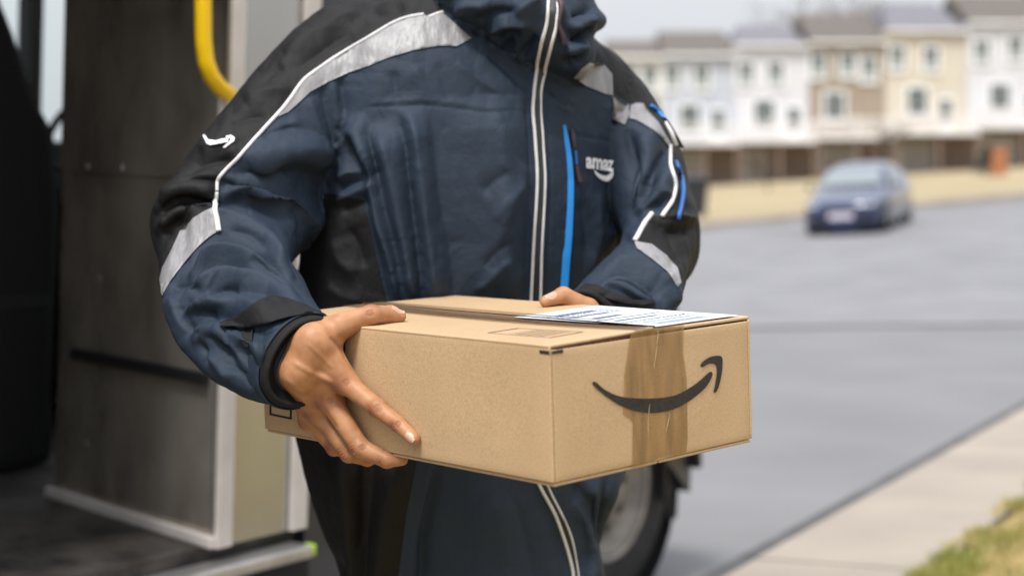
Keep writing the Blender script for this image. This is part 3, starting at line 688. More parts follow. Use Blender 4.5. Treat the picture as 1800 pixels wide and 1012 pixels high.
flat_print('label_print', bars, 2, bh, 'label_ink', lab, top=True, off=.0029, grid=.05)
# ------------------------------------------------------------------ the person: garments
def cat(rows, n):                                 # resample rows of floats with a Catmull-Rom spline
    a = np.array(rows, float); N = len(a); out = []
    for i in range(n):
        s = i / (n - 1) * (N - 1); k = min(int(s), N - 2); t = s - k
        p0, p1, p2, p3 = a[max(k - 1, 0)], a[k], a[k + 1], a[min(k + 2, N - 1)]
        out.append(.5 * (2 * p1 + (p2 - p0) * t + (2 * p0 - 5 * p1 + 4 * p2 - p3) * t * t + (3 * p1 - p0 - 3 * p2 + p3) * t ** 3))
    return out
def skin_rows(rings, cap=True):
    V = [p for r in rings for p in r]; n = len(rings[0]); F = []
    for i in range(len(rings) - 1):
        for k in range(n): k2 = (k + 1) % n; F.append((i * n + k, i * n + k2, (i + 1) * n + k2, (i + 1) * n + k))
    if cap:
        for (ring, base, rev) in ((rings[0], 0, True), (rings[-1], (len(rings) - 1) * n, False)):
            c = sum(ring, Vector()) / n; V.append(c); ci = len(V) - 1
            for k in range(n):
                k2 = (k + 1) % n; F.append((base + k2, base + k, ci) if rev else (base + k, base + k2, ci))
    return V, F
def ring(c, a, b, e, n=80):
    out = []
    for k in range(n):
        t = 2 * math.pi * k / n; ct, st = math.cos(t), math.sin(t)
        out.append(c + a * math.copysign(abs(ct) ** (2 / e), ct) + b * math.copysign(abs(st) ** (2 / e), st))
    return out
YAW = R(27)
AX, FX = Vector((math.cos(YAW), math.sin(YAW), 0)), Vector((math.sin(YAW), -math.cos(YAW), 0))   # to the wearer's left / facing
def trunk_loft(rows, n=90, e=2.35):                # rows: py, px left, px right, depth of the axis, half depth
    rings = []
    for (py, l, r, d, b) in cat(rows, n):
        c = P((l + r) / 2, py, d); W = (r - l) / 2 / FPX * d
        a = math.sqrt(max(W * W - (b * math.sin(YAW)) ** 2, 1e-4)) / math.cos(YAW)
        rings.append(ring(c, AX * a, FX * b, e))
    return skin_rows(rings)
def arm_loft(rows, n=80, e=2.15):                  # rows: outer px,py, inner px,py, depth, half depth, how much deeper the inner edge lies, backward lean
    q = cat([tuple(r) + (0,) * (8 - len(r)) for r in rows], n); C = [(P(a, b, d - tl / 2) + P(c, d_, d + tl / 2)) / 2 for (a, b, c, d_, d, rd, tl, ln) in q]; rings = []
    for i, (a, b, c, d_, d, rd, tl, ln) in enumerate(q):
        h = (P(a, b, d - tl / 2) - P(c, d_, d + tl / 2)) / 2; t = (C[min(i + 1, n - 1)] - C[max(i - 1, 0)]).normalized()
        D = t.cross(h).normalized() * rd
        rg = ring(C[i], h, D, e); qp = proj(rg)
        rings.append([P(qp[k][0], qp[k][1], p.y + ln * (p.z - C[i].z)) for k, p in enumerate(rg)])   # the top of the sleeve leans back (or forward)
    return skin_rows(rings), rings, C
TR = [(-30, 780, 980, 2.72, .09), (0, 690, 1000, 2.715, .115), (40, 628, 1022, 2.71, .135), (72, 600, 1052, 2.707, .144), (98, 586, 1088, 2.705, .150), (160, 570, 1112, 2.70, .162), (250, 562, 1108, 2.695, .170),
      (350, 553, 1102, 2.69, .174), (450, 542, 1098, 2.695, .174), (540, 535, 1098, 2.70, .172), (640, 533, 1100, 2.70, .172), (740, 536, 1106, 2.70, .172), (830, 553, 1100, 2.70, .172),
      (880, 566, 1078, 2.70, .168), (930, 582, 1058, 2.70, .163), (970, 600, 1050, 2.70, .16), (1012, 609, 1058, 2.70, .16), (1080, 606, 1070, 2.70, .165), (1150, 600, 1078, 2.70, .168)]
COLR = [(-110, 785, 1032, 2.665, .115), (-50, 762, 1040, 2.655, .125), (0, 752, 1040, 2.645, .135), (22, 757, 1052, 2.64, .138), (38, 770, 1062, 2.637, .140), (52, 790, 1054, 2.635, .136), (72, 815, 1038, 2.635, .132),
        (92, 842, 1042, 2.635, .126), (112, 875, 1040, 2.64, .118), (134, 915, 1030, 2.645, .105), (150, 940, 1015, 2.655, .085)]
ARL = [(640, 0, 760, 330, 2.68, .09), (590, 2, 680, 335, 2.645, .11, .02, .1), (530, 45, 618, 335, 2.615, .108, .07, .1), (440, 150, 588, 335, 2.58, .096, .12, -.1), (366, 240, 562, 385, 2.545, .09, .16, -.3), (302, 318, 532, 432, 2.50, .088, .14, -.2),
       (274, 358, 516, 460, 2.455, .088, .10, .2), (280, 425, 508, 474, 2.41, .088, .04, .5), (282, 500, 518, 484, 2.355, .084, .02, .75), (298, 582, 538, 500, 2.285, .076, .02, .8), (358, 654, 550, 524, 2.21, .07, .02, .75), (425, 694, 562, 545, 2.145, .062, .02, .5), (484, 713, 573, 556, 2.095, .054, 0, .2)]
ARR = [(990, 110, 1000, 280, 2.80, .08), (1070, 88, 1040, 280, 2.79, .10), (1130, 152, 1072, 310, 2.77, .10), (1172, 226, 1086, 355, 2.73, .098), (1204, 308, 1094, 402, 2.68, .095), (1226, 386, 1100, 428, 2.62, .09),
       (1222, 432, 1094, 446, 2.57, .086, 0, .3), (1206, 488, 1076, 460, 2.52, .08, 0, .6), (1194, 534, 1046, 478, 2.47, .072, 0, .6), (1165, 578, 1022, 497, 2.425, .064, 0, .5), (1112, 602, 1006, 512, 2.385, .056, 0, .3), (1078, 604, 996, 520, 2.36, .05)]
parts = [trunk_loft(TR), trunk_loft(COLR, 60, 2.2)]
(la, ringsL, cenL), (ra, ringsR, cenR) = arm_loft(ARL), arm_loft(ARR)
parts += [la, ra]
V, F = [], []
from mathutils.kdtree import KDTree
kd = KDTree(sum(len(p[0]) for p in parts)); lab_src = []
for k, (v, f) in enumerate(parts):
    b0 = len(V); V += v; F += [tuple(i + b0 for i in q) for q in f]
    for i, p in enumerate(v): kd.insert(p, b0 + i); lab_src.append(k)
kd.balance()
tmp = mesh_obj('tmp', V, F, []); bm = bmesh.new(); bm.from_mesh(tmp.data); bmesh.ops.recalc_face_normals(bm, faces=bm.faces); bm.to_mesh(tmp.data); bm.free()
md = tmp.modifiers.new('r', 'REMESH'); md.mode = 'VOXEL'; md.voxel_size = .0026; md.adaptivity = 0
dg = bpy.context.evaluated_depsgraph_get(); jm = bpy.data.meshes.new_from_object(tmp.evaluated_get(dg)); bpy.data.objects.remove(tmp)
NV = len(jm.vertices); co = np.empty(NV * 3); jm.vertices.foreach_get('co', co); co = co.reshape(-1, 3)
ed_ = np.empty(len(jm.edges) * 2, int); jm.edges.foreach_get('vertices', ed_); ed_ = ed_.reshape(-1, 2)
deg = np.bincount(ed_.ravel(), minlength=NV).astype(float)[:, None]
def lap(x, it, lam=.5, wt=1.0):
    for _ in range(it):
        s = np.zeros_like(x)
        for k in range(x.shape[1]):
            s[:, k] = np.bincount(ed_[:, 0], x[ed_[:, 1], k], NV) + np.bincount(ed_[:, 1], x[ed_[:, 0], k], NV)
        x = x + lam * wt * (s / deg - x)
    return x
def normals(x):
    jm.vertices.foreach_set('co', x.ravel()); jm.update()
    n = np.empty(NV * 3); jm.vertices.foreach_get('normal', n); return n.reshape(-1, 3)
co = lap(co, 18)
lb = np.array([lab_src[kd.find(Vector(p))[1]] for p in co])
# blend where a sleeve runs into the trunk at the shoulder (front and top only), keep the armpit crease
pp = proj(co)
def blob(px, py, cx, cy, r): return np.exp(-((px - cx) ** 2 + (py - cy) ** 2) / r ** 2)
bw8 = np.clip(blob(pp[:, 0], pp[:, 1], 620, 110, 95) + blob(pp[:, 0], pp[:, 1], 600, 220, 55) + .7 * blob(pp[:, 0], pp[:, 1], 1075, 130, 60), 0, 1)[:, None]
co = lap(co, 110, .5, bw8)
TOR, COLL, AL, AR_ = 0, 1, 2, 3
def seg_dist(q, poly, closed=False):
    poly = np.array(poly, float); best = np.full(len(q), 1e9); sgn = np.ones(len(q)); tt_ = np.zeros(len(q))
    idx = range(len(poly) if closed else len(poly) - 1)
    L = np.concatenate([[0], np.cumsum(np.linalg.norm(np.diff(poly, axis=0), axis=1))]); tot = L[-1]
    for i in idx:
        a, b = poly[i], poly[(i + 1) % len(poly)]; ab = b - a; l2 = (ab ** 2).sum() + 1e-9
        t = np.clip(((q - a) @ ab) / l2, 0, 1); pr = a + t[:, None] * ab; dd = np.linalg.norm(q - pr, axis=1)
        cr_ = ab[0] * (q[:, 1] - a[1]) - ab[1] * (q[:, 0] - a[0]); m_ = dd < best
        best[m_] = dd[m_]; sgn[m_] = np.sign(cr_[m_])
        if not closed: tt_[m_] = (L[i] + t[m_] * math.sqrt(l2)) / tot
    return best, sgn, tt_
def inside(q, poly):
    x, y = q[:, 0], q[:, 1]; c = np.zeros(len(q), bool); n = len(poly)
    for i in range(n):
        (x0, y0), (x1, y1) = poly[i], poly[(i + 1) % n]
        if y0 == y1: continue
        k = ((y0 > y) != (y1 > y)) & (x < (x1 - x0) * (y - y0) / (y1 - y0) + x0); c ^= k
    return c
def sdist(q, poly):
    d, _, _ = seg_dist(q, poly, True); return np.where(inside(q, poly), d, -d)
def apply_folds(x, folds, gain=1.0):
    n = normals(x); q = proj(x); view = x - np.array([0, 0, CAMZ]); view /= np.linalg.norm(view, axis=1)[:, None]
    face = np.clip((-(n * view).sum(1) - .05) / .35, 0, 1); disp = np.zeros(len(x))
    for (labs, amp, w1, w2, pts) in folds:
        pl_ = np.array(dense(pts, False, 4)); W = 3 * max(w1, w2)
        sel = np.isin(lb, labs) & (q[:, 0] > pl_[:, 0].min() - W) & (q[:, 0] < pl_[:, 0].max() + W) & (q[:, 1] > pl_[:, 1].min() - W) & (q[:, 1] < pl_[:, 1].max() + W) & (face > 0)
        ix = np.nonzero(sel)[0]
        if not len(ix): continue
        d, s, t = seg_dist(q[ix], pl_)
        ww = np.where(s > 0, w1, w2); tp = np.clip(np.sin(np.pi * np.clip(t, 0, 1)) * 1.8, 0, 1) ** .7
        disp[ix] += amp * (.0016 if labs == [COLL] else .001) * np.exp(-(d / (ww * (.95 if amp < 0 else 1))) ** (1.15 if amp < 0 else 1.4)) * (.12 + .88 * tp) * gain
    return x + n * (disp * face)[:, None]
def apply_pleats(x, sets):
    """cloth gathered between consecutive valley lines: rounded rolls that meet in sharp valleys"""
    n = normals(x); q = proj(x); view = x - np.array([0, 0, CAMZ]); view /= np.linalg.norm(view, axis=1)[:, None]
    face = np.clip((-(n * view).sum(1) - .05) / .35, 0, 1); disp = np.zeros(len(x))
    for (labs, lines, amps, skews) in sets:
        D = [np.array(dense(l, False, 4)) for l in lines]
        for i in range(len(D) - 1):
            al = np.concatenate([D[i], D[i + 1]]); lo, hi = al.min(0) - 4, al.max(0) + 4
            ix = np.nonzero(np.isin(lb, labs) & (face > 0) & (q[:, 0] > lo[0]) & (q[:, 0] < hi[0]) & (q[:, 1] > lo[1]) & (q[:, 1] < hi[1]))[0]
            if not len(ix): continue
            d0, s0, t0 = seg_dist(q[ix], D[i]); d1, s1_, t1 = seg_dist(q[ix], D[i + 1])
            ok_ = (s0 < 0) & (s1_ > 0); t = np.clip(d0 / (d0 + d1 + 1e-6), 0, 1) ** skews[i]
            roll = 1 - np.abs(2 * t - 1) ** 1.25
            tp = np.clip(np.sin(np.pi * np.clip((t0 + t1) / 2, 0, 1)) * 2.2, 0, 1) ** .8
            wdt = np.clip((d0 + d1) / 30, 0, 1)
            disp[ix] += np.where(ok_, amps[i] * .00145 * roll * tp * wdt, 0)
    disp = lap((disp * face)[:, None], 7, .5)        # rounds the bottoms of the valleys
    return x + n * disp
# folds: (which piece, height in mm, width below/right of the line, width above/left of it, line). Walking along the line, the first width
# is on the right-hand side.
T, C_L, A1, A2 = [TOR], [COLL], [AL], [AR_]
TA = [TOR, AL]
BIG = [
 # chest
 (T, 6, 26, 26, [(930, 290), (900, 350), (880, 410), (868, 470)]), (T, -5, 14, 12, [(848, 340), (868, 320), (895, 302)]), (T, 4, 14, 9, [(868, 388), (892, 352), (920, 325)]),
 (T, 5, 12, 8, [(836, 510), (852, 500), (872, 480), (899, 456)]), (T, -4, 10, 10, [(850, 470), (875, 440), (900, 425)]), (T, 3.5, 10, 10, [(880, 528), (905, 500), (925, 470)]),
 (T, -4, 12, 12, [(925, 300), (922, 380), (916, 450), (912, 530)]),
 # yoke and upper chest
 (T, 5, 16, 16, [(835, 92), (868, 120), (900, 150), (930, 178)]), (T, -5, 10, 10, [(858, 98), (890, 128), (915, 150), (936, 164)]), (T, 3.5, 9, 9, [(800, 110), (840, 140), (885, 170)]),
 (T, -3, 12, 12, [(770, 110), (782, 150), (790, 180)]), (T, 3, 14, 14, [(730, 115), (740, 150), (745, 180)]), (T, -3.5, 9, 9, [(690, 125), (696, 160), (698, 185)]),
 # armpit bundle
 (TA, 7, 9, 16, [(612, 210), (622, 245), (636, 280), (652, 310)]), (TA, -8, 9, 9, [(606, 235), (618, 268), (634, 300), (650, 325)]),
 (TA, 6, 9, 9, [(590, 268), (604, 248), (622, 232)]), (TA, 7, 8, 10, [(592, 318), (612, 306), (640, 300)]), (TA, -7, 7, 7, [(590, 334), (615, 322), (645, 320)]),
 (TA, 7, 8, 10, [(588, 356), (612, 346), (640, 330), (655, 326)]), (T, -5, 10, 10, [(600, 372), (625, 360), (648, 350)]), (T, 6, 16, 16, [(585, 420), (600, 460), (630, 480)]), (T, -6, 14, 14, [(612, 400), (628, 430), (640, 470)]),
 (T, 5, 14, 14, [(575, 500), (600, 520), (640, 530)]),
 # right chest, next to the sleeve
 (T, 8, 7, 22, [(1076, 180), (1079, 250), (1080, 330), (1078, 400), (1066, 450)][::-1]), (T, -24, 18, 9, [(1088, 190), (1092, 260), (1092, 340), (1088, 410)]),
 (T, -5, 10, 10, [(1020, 350), (1030, 400), (1034, 450)]), (T, 5, 10, 14, [(1050, 340), (1052, 400), (1044, 450), (1030, 490)]), (T, -5, 8, 8, [(965, 150), (985, 175), (1010, 190)]), (T, 5, 8, 8, [(968, 166), (990, 190), (1000, 184), (1004, 172)]),
 # skirt
 (T, -11, 7, 18, [(772, 815), (755, 870), (742, 940), (738, 1040)]), (T, 8, 9, 26, [(752, 815), (738, 880), (724, 950), (716, 1040)]), (T, 5, 18, 26, [(700, 820), (680, 890), (668, 950), (660, 1040)]),
 (T, -5, 16, 16, [(640, 800), (640, 880), (634, 960)]), (T, 6, 26, 26, [(590, 800), (604, 880), (622, 980)]), (T, 5, 30, 30, [(850, 880), (840, 950), (838, 1040)]), (T, -4, 24, 18, [(900, 860), (925, 940), (945, 1040)]),
 (T, 8, 14, 10, [(1010, 880), (1035, 930), (1042, 980), (1040, 1040)]), (T, -8, 9, 9, [(1040, 870), (1050, 910), (1046, 960)]), (T, 6, 16, 16, [(1070, 800), (1072, 850), (1060, 890)]), (T, -5, 14, 14, [(1000, 840), (1030, 880), (1046, 930)]),
 # near sleeve: big folds round the elbow
 (A1, 14, 16, 40, [(440, 300), (500, 274), (545, 270), (586, 284)]), (A1, -7, 46, 26, [(440, 360), (500, 345), (550, 340), (590, 350)]),
 (A1, -8, 9, 9, [(372, 520), (398, 510), (420, 514)]), (A1, 8, 12, 12, [(340, 540), (370, 528), (400, 534)]), (A1, -8, 10, 10, [(318, 540), (330, 570), (346, 590)]), (A1, 8, 13, 13, [(302, 520), (314, 556), (330, 584)]),
 (A1, -6, 9, 9, [(352, 590), (380, 600), (402, 622), (410, 650)]), (A1, 6, 9, 9, [(372, 580), (396, 592), (418, 620)]), (A1, -6, 8, 8, [(420, 600), (436, 630), (450, 664)]), (A1, 6, 9, 9, [(444, 600), (458, 636), (466, 670)]),
 (A1, -7, 7, 7, [(300, 506), (322, 500), (352, 512)]), (A1, -7, 7, 6, [(330, 556), (356, 548), (384, 556)]), (A1, -6, 6, 6, [(346, 600), (362, 620), (366, 642)]), (A1, -6, 6, 6, [(392, 640), (420, 654), (440, 682)]), (A1, -6, 6, 6, [(470, 590), (482, 600), (500, 590)]), (A1, -7, 6, 6, [(440, 452), (470, 470), (505, 494)]), (A1, -6, 6, 6, [(404, 404), (436, 412), (468, 436)]),
 (A1, 6, 9, 9, [(360, 622), (384, 642), (404, 668)]), (A1, -6, 9, 9, [(390, 560), (420, 580), (446, 588)]),
 # black part of the near sleeve
 (A1, 10, 10, 22, [(278, 352), (310, 338), (345, 336), (378, 350)]), (A1, -10, 10, 9, [(282, 372), (312, 352), (345, 352), (372, 362)]), (A1, 7, 12, 10, [(284, 400), (305, 376), (330, 366)]), (A1, -6, 9, 9, [(290, 420), (306, 396), (324, 384)]),
 (A1, -7, 12, 14, [(322, 312), (350, 290), (386, 282), (410, 284)]), (A1, 6, 14, 14, [(350, 262), (390, 252), (420, 256)]), (A1, -6, 12, 12, [(405, 215), (440, 205), (470, 206)]), (A1, 6, 14, 14, [(430, 178), (470, 160), (510, 160)]),
 (TA, -6, 14, 14, [(520, 120), (555, 95), (590, 70), (620, 56)]), (TA, 6, 14, 14, [(500, 95), (540, 65), (590, 36), (630, 20)]), (A1, -5, 10, 10, [(460, 150), (480, 128), (500, 118)]), (TA, -5, 12, 12, [(650, 20), (680, 25), (710, 12)]),
 # navy part of the upper arm
 (TA, -5, 8, 8, [(566, 150), (572, 190), (580, 230), (586, 268)]), (TA, 5, 10, 10, [(545, 172), (554, 210), (566, 250)]), (TA, -5, 8, 8, [(598, 138), (602, 170), (606, 205)]), (TA, 4, 9, 9, [(585, 142), (590, 180), (594, 225)]),
 (A1, 4, 10, 10, [(470, 240), (500, 222), (528, 214)]), (A1, -4, 8, 8, [(462, 250), (484, 234), (510, 226)]), (A1, 6, 14, 14, [(430, 300), (470, 300), (520, 330)]), (A1, -6, 12, 12, [(520, 360), (535, 390), (528, 425)]),
 # far sleeve
 (A2, -10, 10, 9, [(1102, 225), (1112, 270), (1120, 310), (1112, 350), (1098, 380)]), (A2, 8, 12, 12, [(1126, 240), (1140, 280), (1140, 320)]), (A2, -11, 8, 9, [(1168, 268), (1150, 295), (1138, 330), (1120, 362)]),
 (A2, 9, 10, 12, [(1176, 300), (1160, 330), (1140, 360), (1118, 384)]), (A2, -10, 9, 9, [(1170, 352), (1140, 366), (1110, 386)]), (A2, 8, 9, 9, [(1160, 332), (1172, 346), (1165, 362)]), (A2, 9, 14, 14, [(1150, 400), (1130, 410), (1110, 430)]),
 (A2, -10, 9, 9, [(1226, 400), (1195, 404), (1165, 396), (1145, 390)]), (A2, 9, 8, 10, [(1224, 386), (1195, 384), (1170, 384)]), (A2, -8, 14, 14, [(1172, 396), (1185, 430), (1202, 462)]), (A2, 8, 14, 14, [(1060, 478), (1100, 458), (1140, 466), (1175, 500)]),
 (A2, -13, 9, 10, [(1062, 492), (1085, 484), (1112, 490), (1140, 508), (1160, 524)]), (A2, 9, 9, 8, [(1050, 506), (1080, 500), (1110, 512), (1136, 526)]), (A2, 7, 12, 12, [(1170, 480), (1186, 510), (1190, 540)]),
 # collar and bunched hood
 (C_L, 12, 10, 18, [(825, 76), (862, 98), (900, 112), (938, 120)]), (C_L, -12, 10, 9, [(780, 40), (800, 52), (830, 64), (865, 66)]), (C_L, 9, 12, 12, [(860, 58), (880, 44), (910, 40), (935, 48)]), (C_L, -9, 8, 8, [(868, 72), (890, 58), (915, 54)]),
 (C_L, -10, 8, 9, [(872, 92), (892, 80), (905, 76)]), (C_L, 8, 10, 10, [(800, 20), (830, 12), (860, 16)]), (C_L, -8, 9, 9, [(840, 36), (870, 24), (905, 20)]), (C_L, 8, 10, 10, [(905, 22), (930, 12), (950, 2)]), (C_L, -8, 8, 8, [(915, 98), (930, 80), (944, 60)]),
 (C_L, -11, 8, 8, [(1002, 78), (1018, 62), (1040, 50)]), (C_L, 10, 9, 9, [(1000, 56), (1022, 40), (1048, 34)]), (C_L, -9, 8, 8, [(1005, 34), (1025, 20), (1045, 18)]), (C_L, 9, 9, 9, [(995, 92), (1012, 84), (1030, 88)]), (C_L, -9, 8, 8, [(990, 118), (1005, 104), (1025, 104)]),
 (C_L, 7, 10, 10, [(760, 18), (778, 4), (790, -20)]),
]
PLEATS = [   # lines ordered so that each next one lies to the left-hand side of the walk (down the page: to the right)
 (T, [[(606, 205), (622, 250), (640, 300), (655, 400), (676, 470), (690, 545)], [(650, 240), (664, 290), (681, 370), (700, 453), (712, 545)], [(700, 200), (714, 240), (726, 340), (738, 460), (746, 545)],
      [(750, 182), (759, 230), (768, 329), (780, 393), (791, 460), (800, 545)], [(925, 176), (928, 240), (929, 340), (925, 430), (921, 545)]], [22, 26, 27, 20], [.8, .66, .55, 1.7]),
 (T, [[(560, 780), (585, 880), (612, 990), (620, 1090)], [(660, 780), (655, 880), (650, 990), (650, 1090)], [(776, 806), (760, 870), (744, 950), (738, 1090)], [(925, 830), (955, 900), (978, 980), (985, 1090)]], [18, 22, 17], [1, .60, 1.2]),
 (T, [[(1012, 840), (1022, 900), (1030, 980), (1032, 1090)], [(1066, 830), (1052, 880), (1046, 950), (1050, 1090)], [(1110, 830), (1085, 900), (1066, 980), (1066, 1090)]], [13, 10], [1, 1]),
 (A1, [[(508, 476), (488, 446), (462, 413), (430, 387), (396, 374)], [(512, 505), (480, 482), (455, 466), (430, 455), (398, 447), (366, 453), (338, 476)], [(546, 540), (518, 512), (484, 496), (440, 490), (402, 478), (370, 484), (342, 508)],
       [(520, 552), (480, 528), (440, 520), (396, 522), (352, 534), (318, 548)], [(470, 600), (440, 584), (404, 566), (366, 566), (330, 580)], [(455, 650), (430, 620), (400, 604), (370, 610), (345, 620)]], [27, 25, 20, 16, 13], [.7, .7, .75, .9, 1]),
 (A1, [[(385, 366), (420, 352), (470, 362), (500, 392), (522, 436)], [(392, 312), (430, 304), (480, 300), (530, 304), (588, 322)], [(440, 250), (480, 236), (530, 232), (575, 250), (596, 272)]], [18, 13], [.6, .8]),
 (A1, [[(276, 352), (305, 330), (345, 322), (380, 318)], [(280, 384), (308, 360), (340, 350), (376, 356)], [(284, 420), (302, 398), (322, 384), (345, 374)]][::-1], [10, 12], [.8, .7]),
 (A2, [[(1106, 205), (1112, 260), (1116, 310), (1104, 372)], [(1172, 262), (1154, 290), (1140, 326), (1112, 372)], [(1184, 330), (1168, 352), (1140, 368), (1112, 384)]], [13, 12], [.8, 1]),
 (A2, [[(1160, 528), (1135, 508), (1108, 492), (1082, 486), (1056, 494)], [(1150, 545), (1120, 530), (1090, 516), (1064, 508), (1044, 512)]], [11], [1]),
]
co = apply_pleats(co, PLEATS)
co = apply_folds(co, BIG, 1.4)
co = lap(co, 3, .45)
# smaller crinkles everywhere, stronger on the forearms and the collar
n_ = normals(co); amp = np.array([.0008, .0016, .0010, .0012])[lb]
pp = proj(co)
amp = amp + .0008 * np.clip(blob(pp[:, 0], pp[:, 1], 395, 560, 110), 0, 1) * (lb == AL) + .0008 * blob(pp[:, 0], pp[:, 1], 620, 300, 60)
dz_ = np.empty(NV)
def vnoise(p):                                     # smooth lattice noise in about -1..1 for an array of points
    i = np.floor(p).astype(np.int64); f = p - i; f = f * f * f * (f * (f * 6 - 15) + 10); out = 0
    for dx in (0, 1):
        for dy in (0, 1):
            for dz in (0, 1):
                h = ((i[:, 0] + dx) * 374761393 + (i[:, 1] + dy) * 668265263 + (i[:, 2] + dz) * 2147483647) & 0xffffffff
                h = ((h ^ (h >> 13)) * 1274126177) & 0xffffffff; h = (h ^ (h >> 16)) & 0xffff
                out = out + (h / 32767.5 - 1) * (f[:, 0] if dx else 1 - f[:, 0]) * (f[:, 1] if dy else 1 - f[:, 1]) * (f[:, 2] if dz else 1 - f[:, 2])
    return out
wp = np.stack([vnoise(co * 8 + k * 17.3) for k in range(3)], 1) * .35
na = vnoise(co * np.array([22, 22, 15]) + wp * 2 + 5.1); nb_ = vnoise(co * np.array([52, 52, 34]) + wp * 3 + 9.7); nc_ = vnoise(co * np.array([9, 9, 7]) + wp + 2.3)
dz_ = (2.0 * np.abs(nc_) - .6) * 1.3 + (2.0 * np.abs(na) - .6) * 1.0 + .5 * (2 * np.abs(nb_) - .6)
co = co + n_ * (dz_ * amp)[:, None]
FINE = [  # stitched seams and sharp little creases
 (T, -2.2, 2.6, 2.6, [(640, 190), (681, 187), (760, 186), (820, 193), (858, 197), (907, 194), (934, 202)]), (T, 1.6, 5, 5, [(640, 182), (700, 178), (770, 177), (850, 188), (930, 192)]),
 (T, -2, 2.5, 2.5, [(1004, 236), (1040, 243), (1078, 248)]), (T, -2.2, 2.6, 2.6, [(640, 352), (655, 420), (681, 530), (700, 640)]), (T, -2.2, 2.6, 2.6, [(735, 800), (715, 900), (697, 1040)]),
 (A2, -2, 2.5, 2.5, [(1160, 384), (1195, 387), (1226, 388)]), (T, -2.5, 3, 3, [(930, 130), (926, 200), (930, 260), (931, 340), (926, 430), (920, 530)]), (T, -2.5, 3, 3, [(962, 150), (964, 240), (968, 320), (965, 420), (960, 530)]),
 (A1, -3, 3, 3, [(352, 548), (376, 556), (398, 590), (404, 616)]), (A1, -3, 3, 3, [(430, 585), (436, 610), (452, 640)]), (A1, 3, 3, 4, [(384, 470), (372, 488), (360, 512)]), (A1, -3, 3, 3, [(462, 585), (470, 615), (468, 650)]), (A1, 3, 4, 4, [(390, 600), (410, 610), (428, 640)]),
]
co = apply_folds(co, FINE)
nf = normals(co)
pp = proj(co)
PIPE_L = [(780, 22), (753, 30), (745, 26), (717, 31), (691, 41), (665, 56), (640, 71), (614, 86), (583, 105), (563, 119), (534, 141), (511, 172), (493, 195), (460, 231), (419, 277), (394, 302), (383, 316), (381, 336), (378, 364)]
BAND_L = [(377, 363), (358, 372), (340, 384), (318, 406), (301, 443), (286, 470), (281, 490)]
black_l = PIPE_L + BAND_L + [(180, 500), (180, 200), (400, -150), (760, -300), (800, -100)]
side_l = [(640, 352), (655, 420), (681, 530), (712, 680), (735, 800), (715, 900), (697, 1040), (690, 1200), (300, 1200), (300, 345), (580, 340)]
black_r = [(1030, 112), (1035, 110), (1061, 115), (1075, 131), (1080, 165), (1104, 183), (1130, 183), (1156, 215), (1177, 251), (1179, 293), (1186, 325), (1179, 356), (1164, 380), (1145, 378), (1130, 398), (1116, 424), (1119, 430), (1145, 430), (1171, 450), (1192, 471), (1202, 500), (1330, 500), (1330, -50), (1030, -50)]
side_r = [(1098, 500), (1092, 700), (1096, 830), (1070, 890), (1052, 950), (1056, 1200), (1300, 1200), (1300, 500)]
blk = np.full(NV, -50.0)
s1 = sdist(pp, black_l); blk = np.where((lb != COLL) & (lb != AR_), np.maximum(blk, s1), blk)
s1 = sdist(pp, side_l); blk = np.where(lb == TOR, np.maximum(blk, s1), blk)
s1 = sdist(pp, black_r); blk = np.where((lb == AR_) | ((lb == TOR) & (pp[:, 0] > 1000)), np.maximum(blk, s1), blk)
at = jm.attributes.new('black_panel', 'FLOAT', 'POINT'); at.data.foreach_set('value', blk.astype(np.float32))
jm.polygons.foreach_set('use_smooth', [True] * len(jm.polygons))

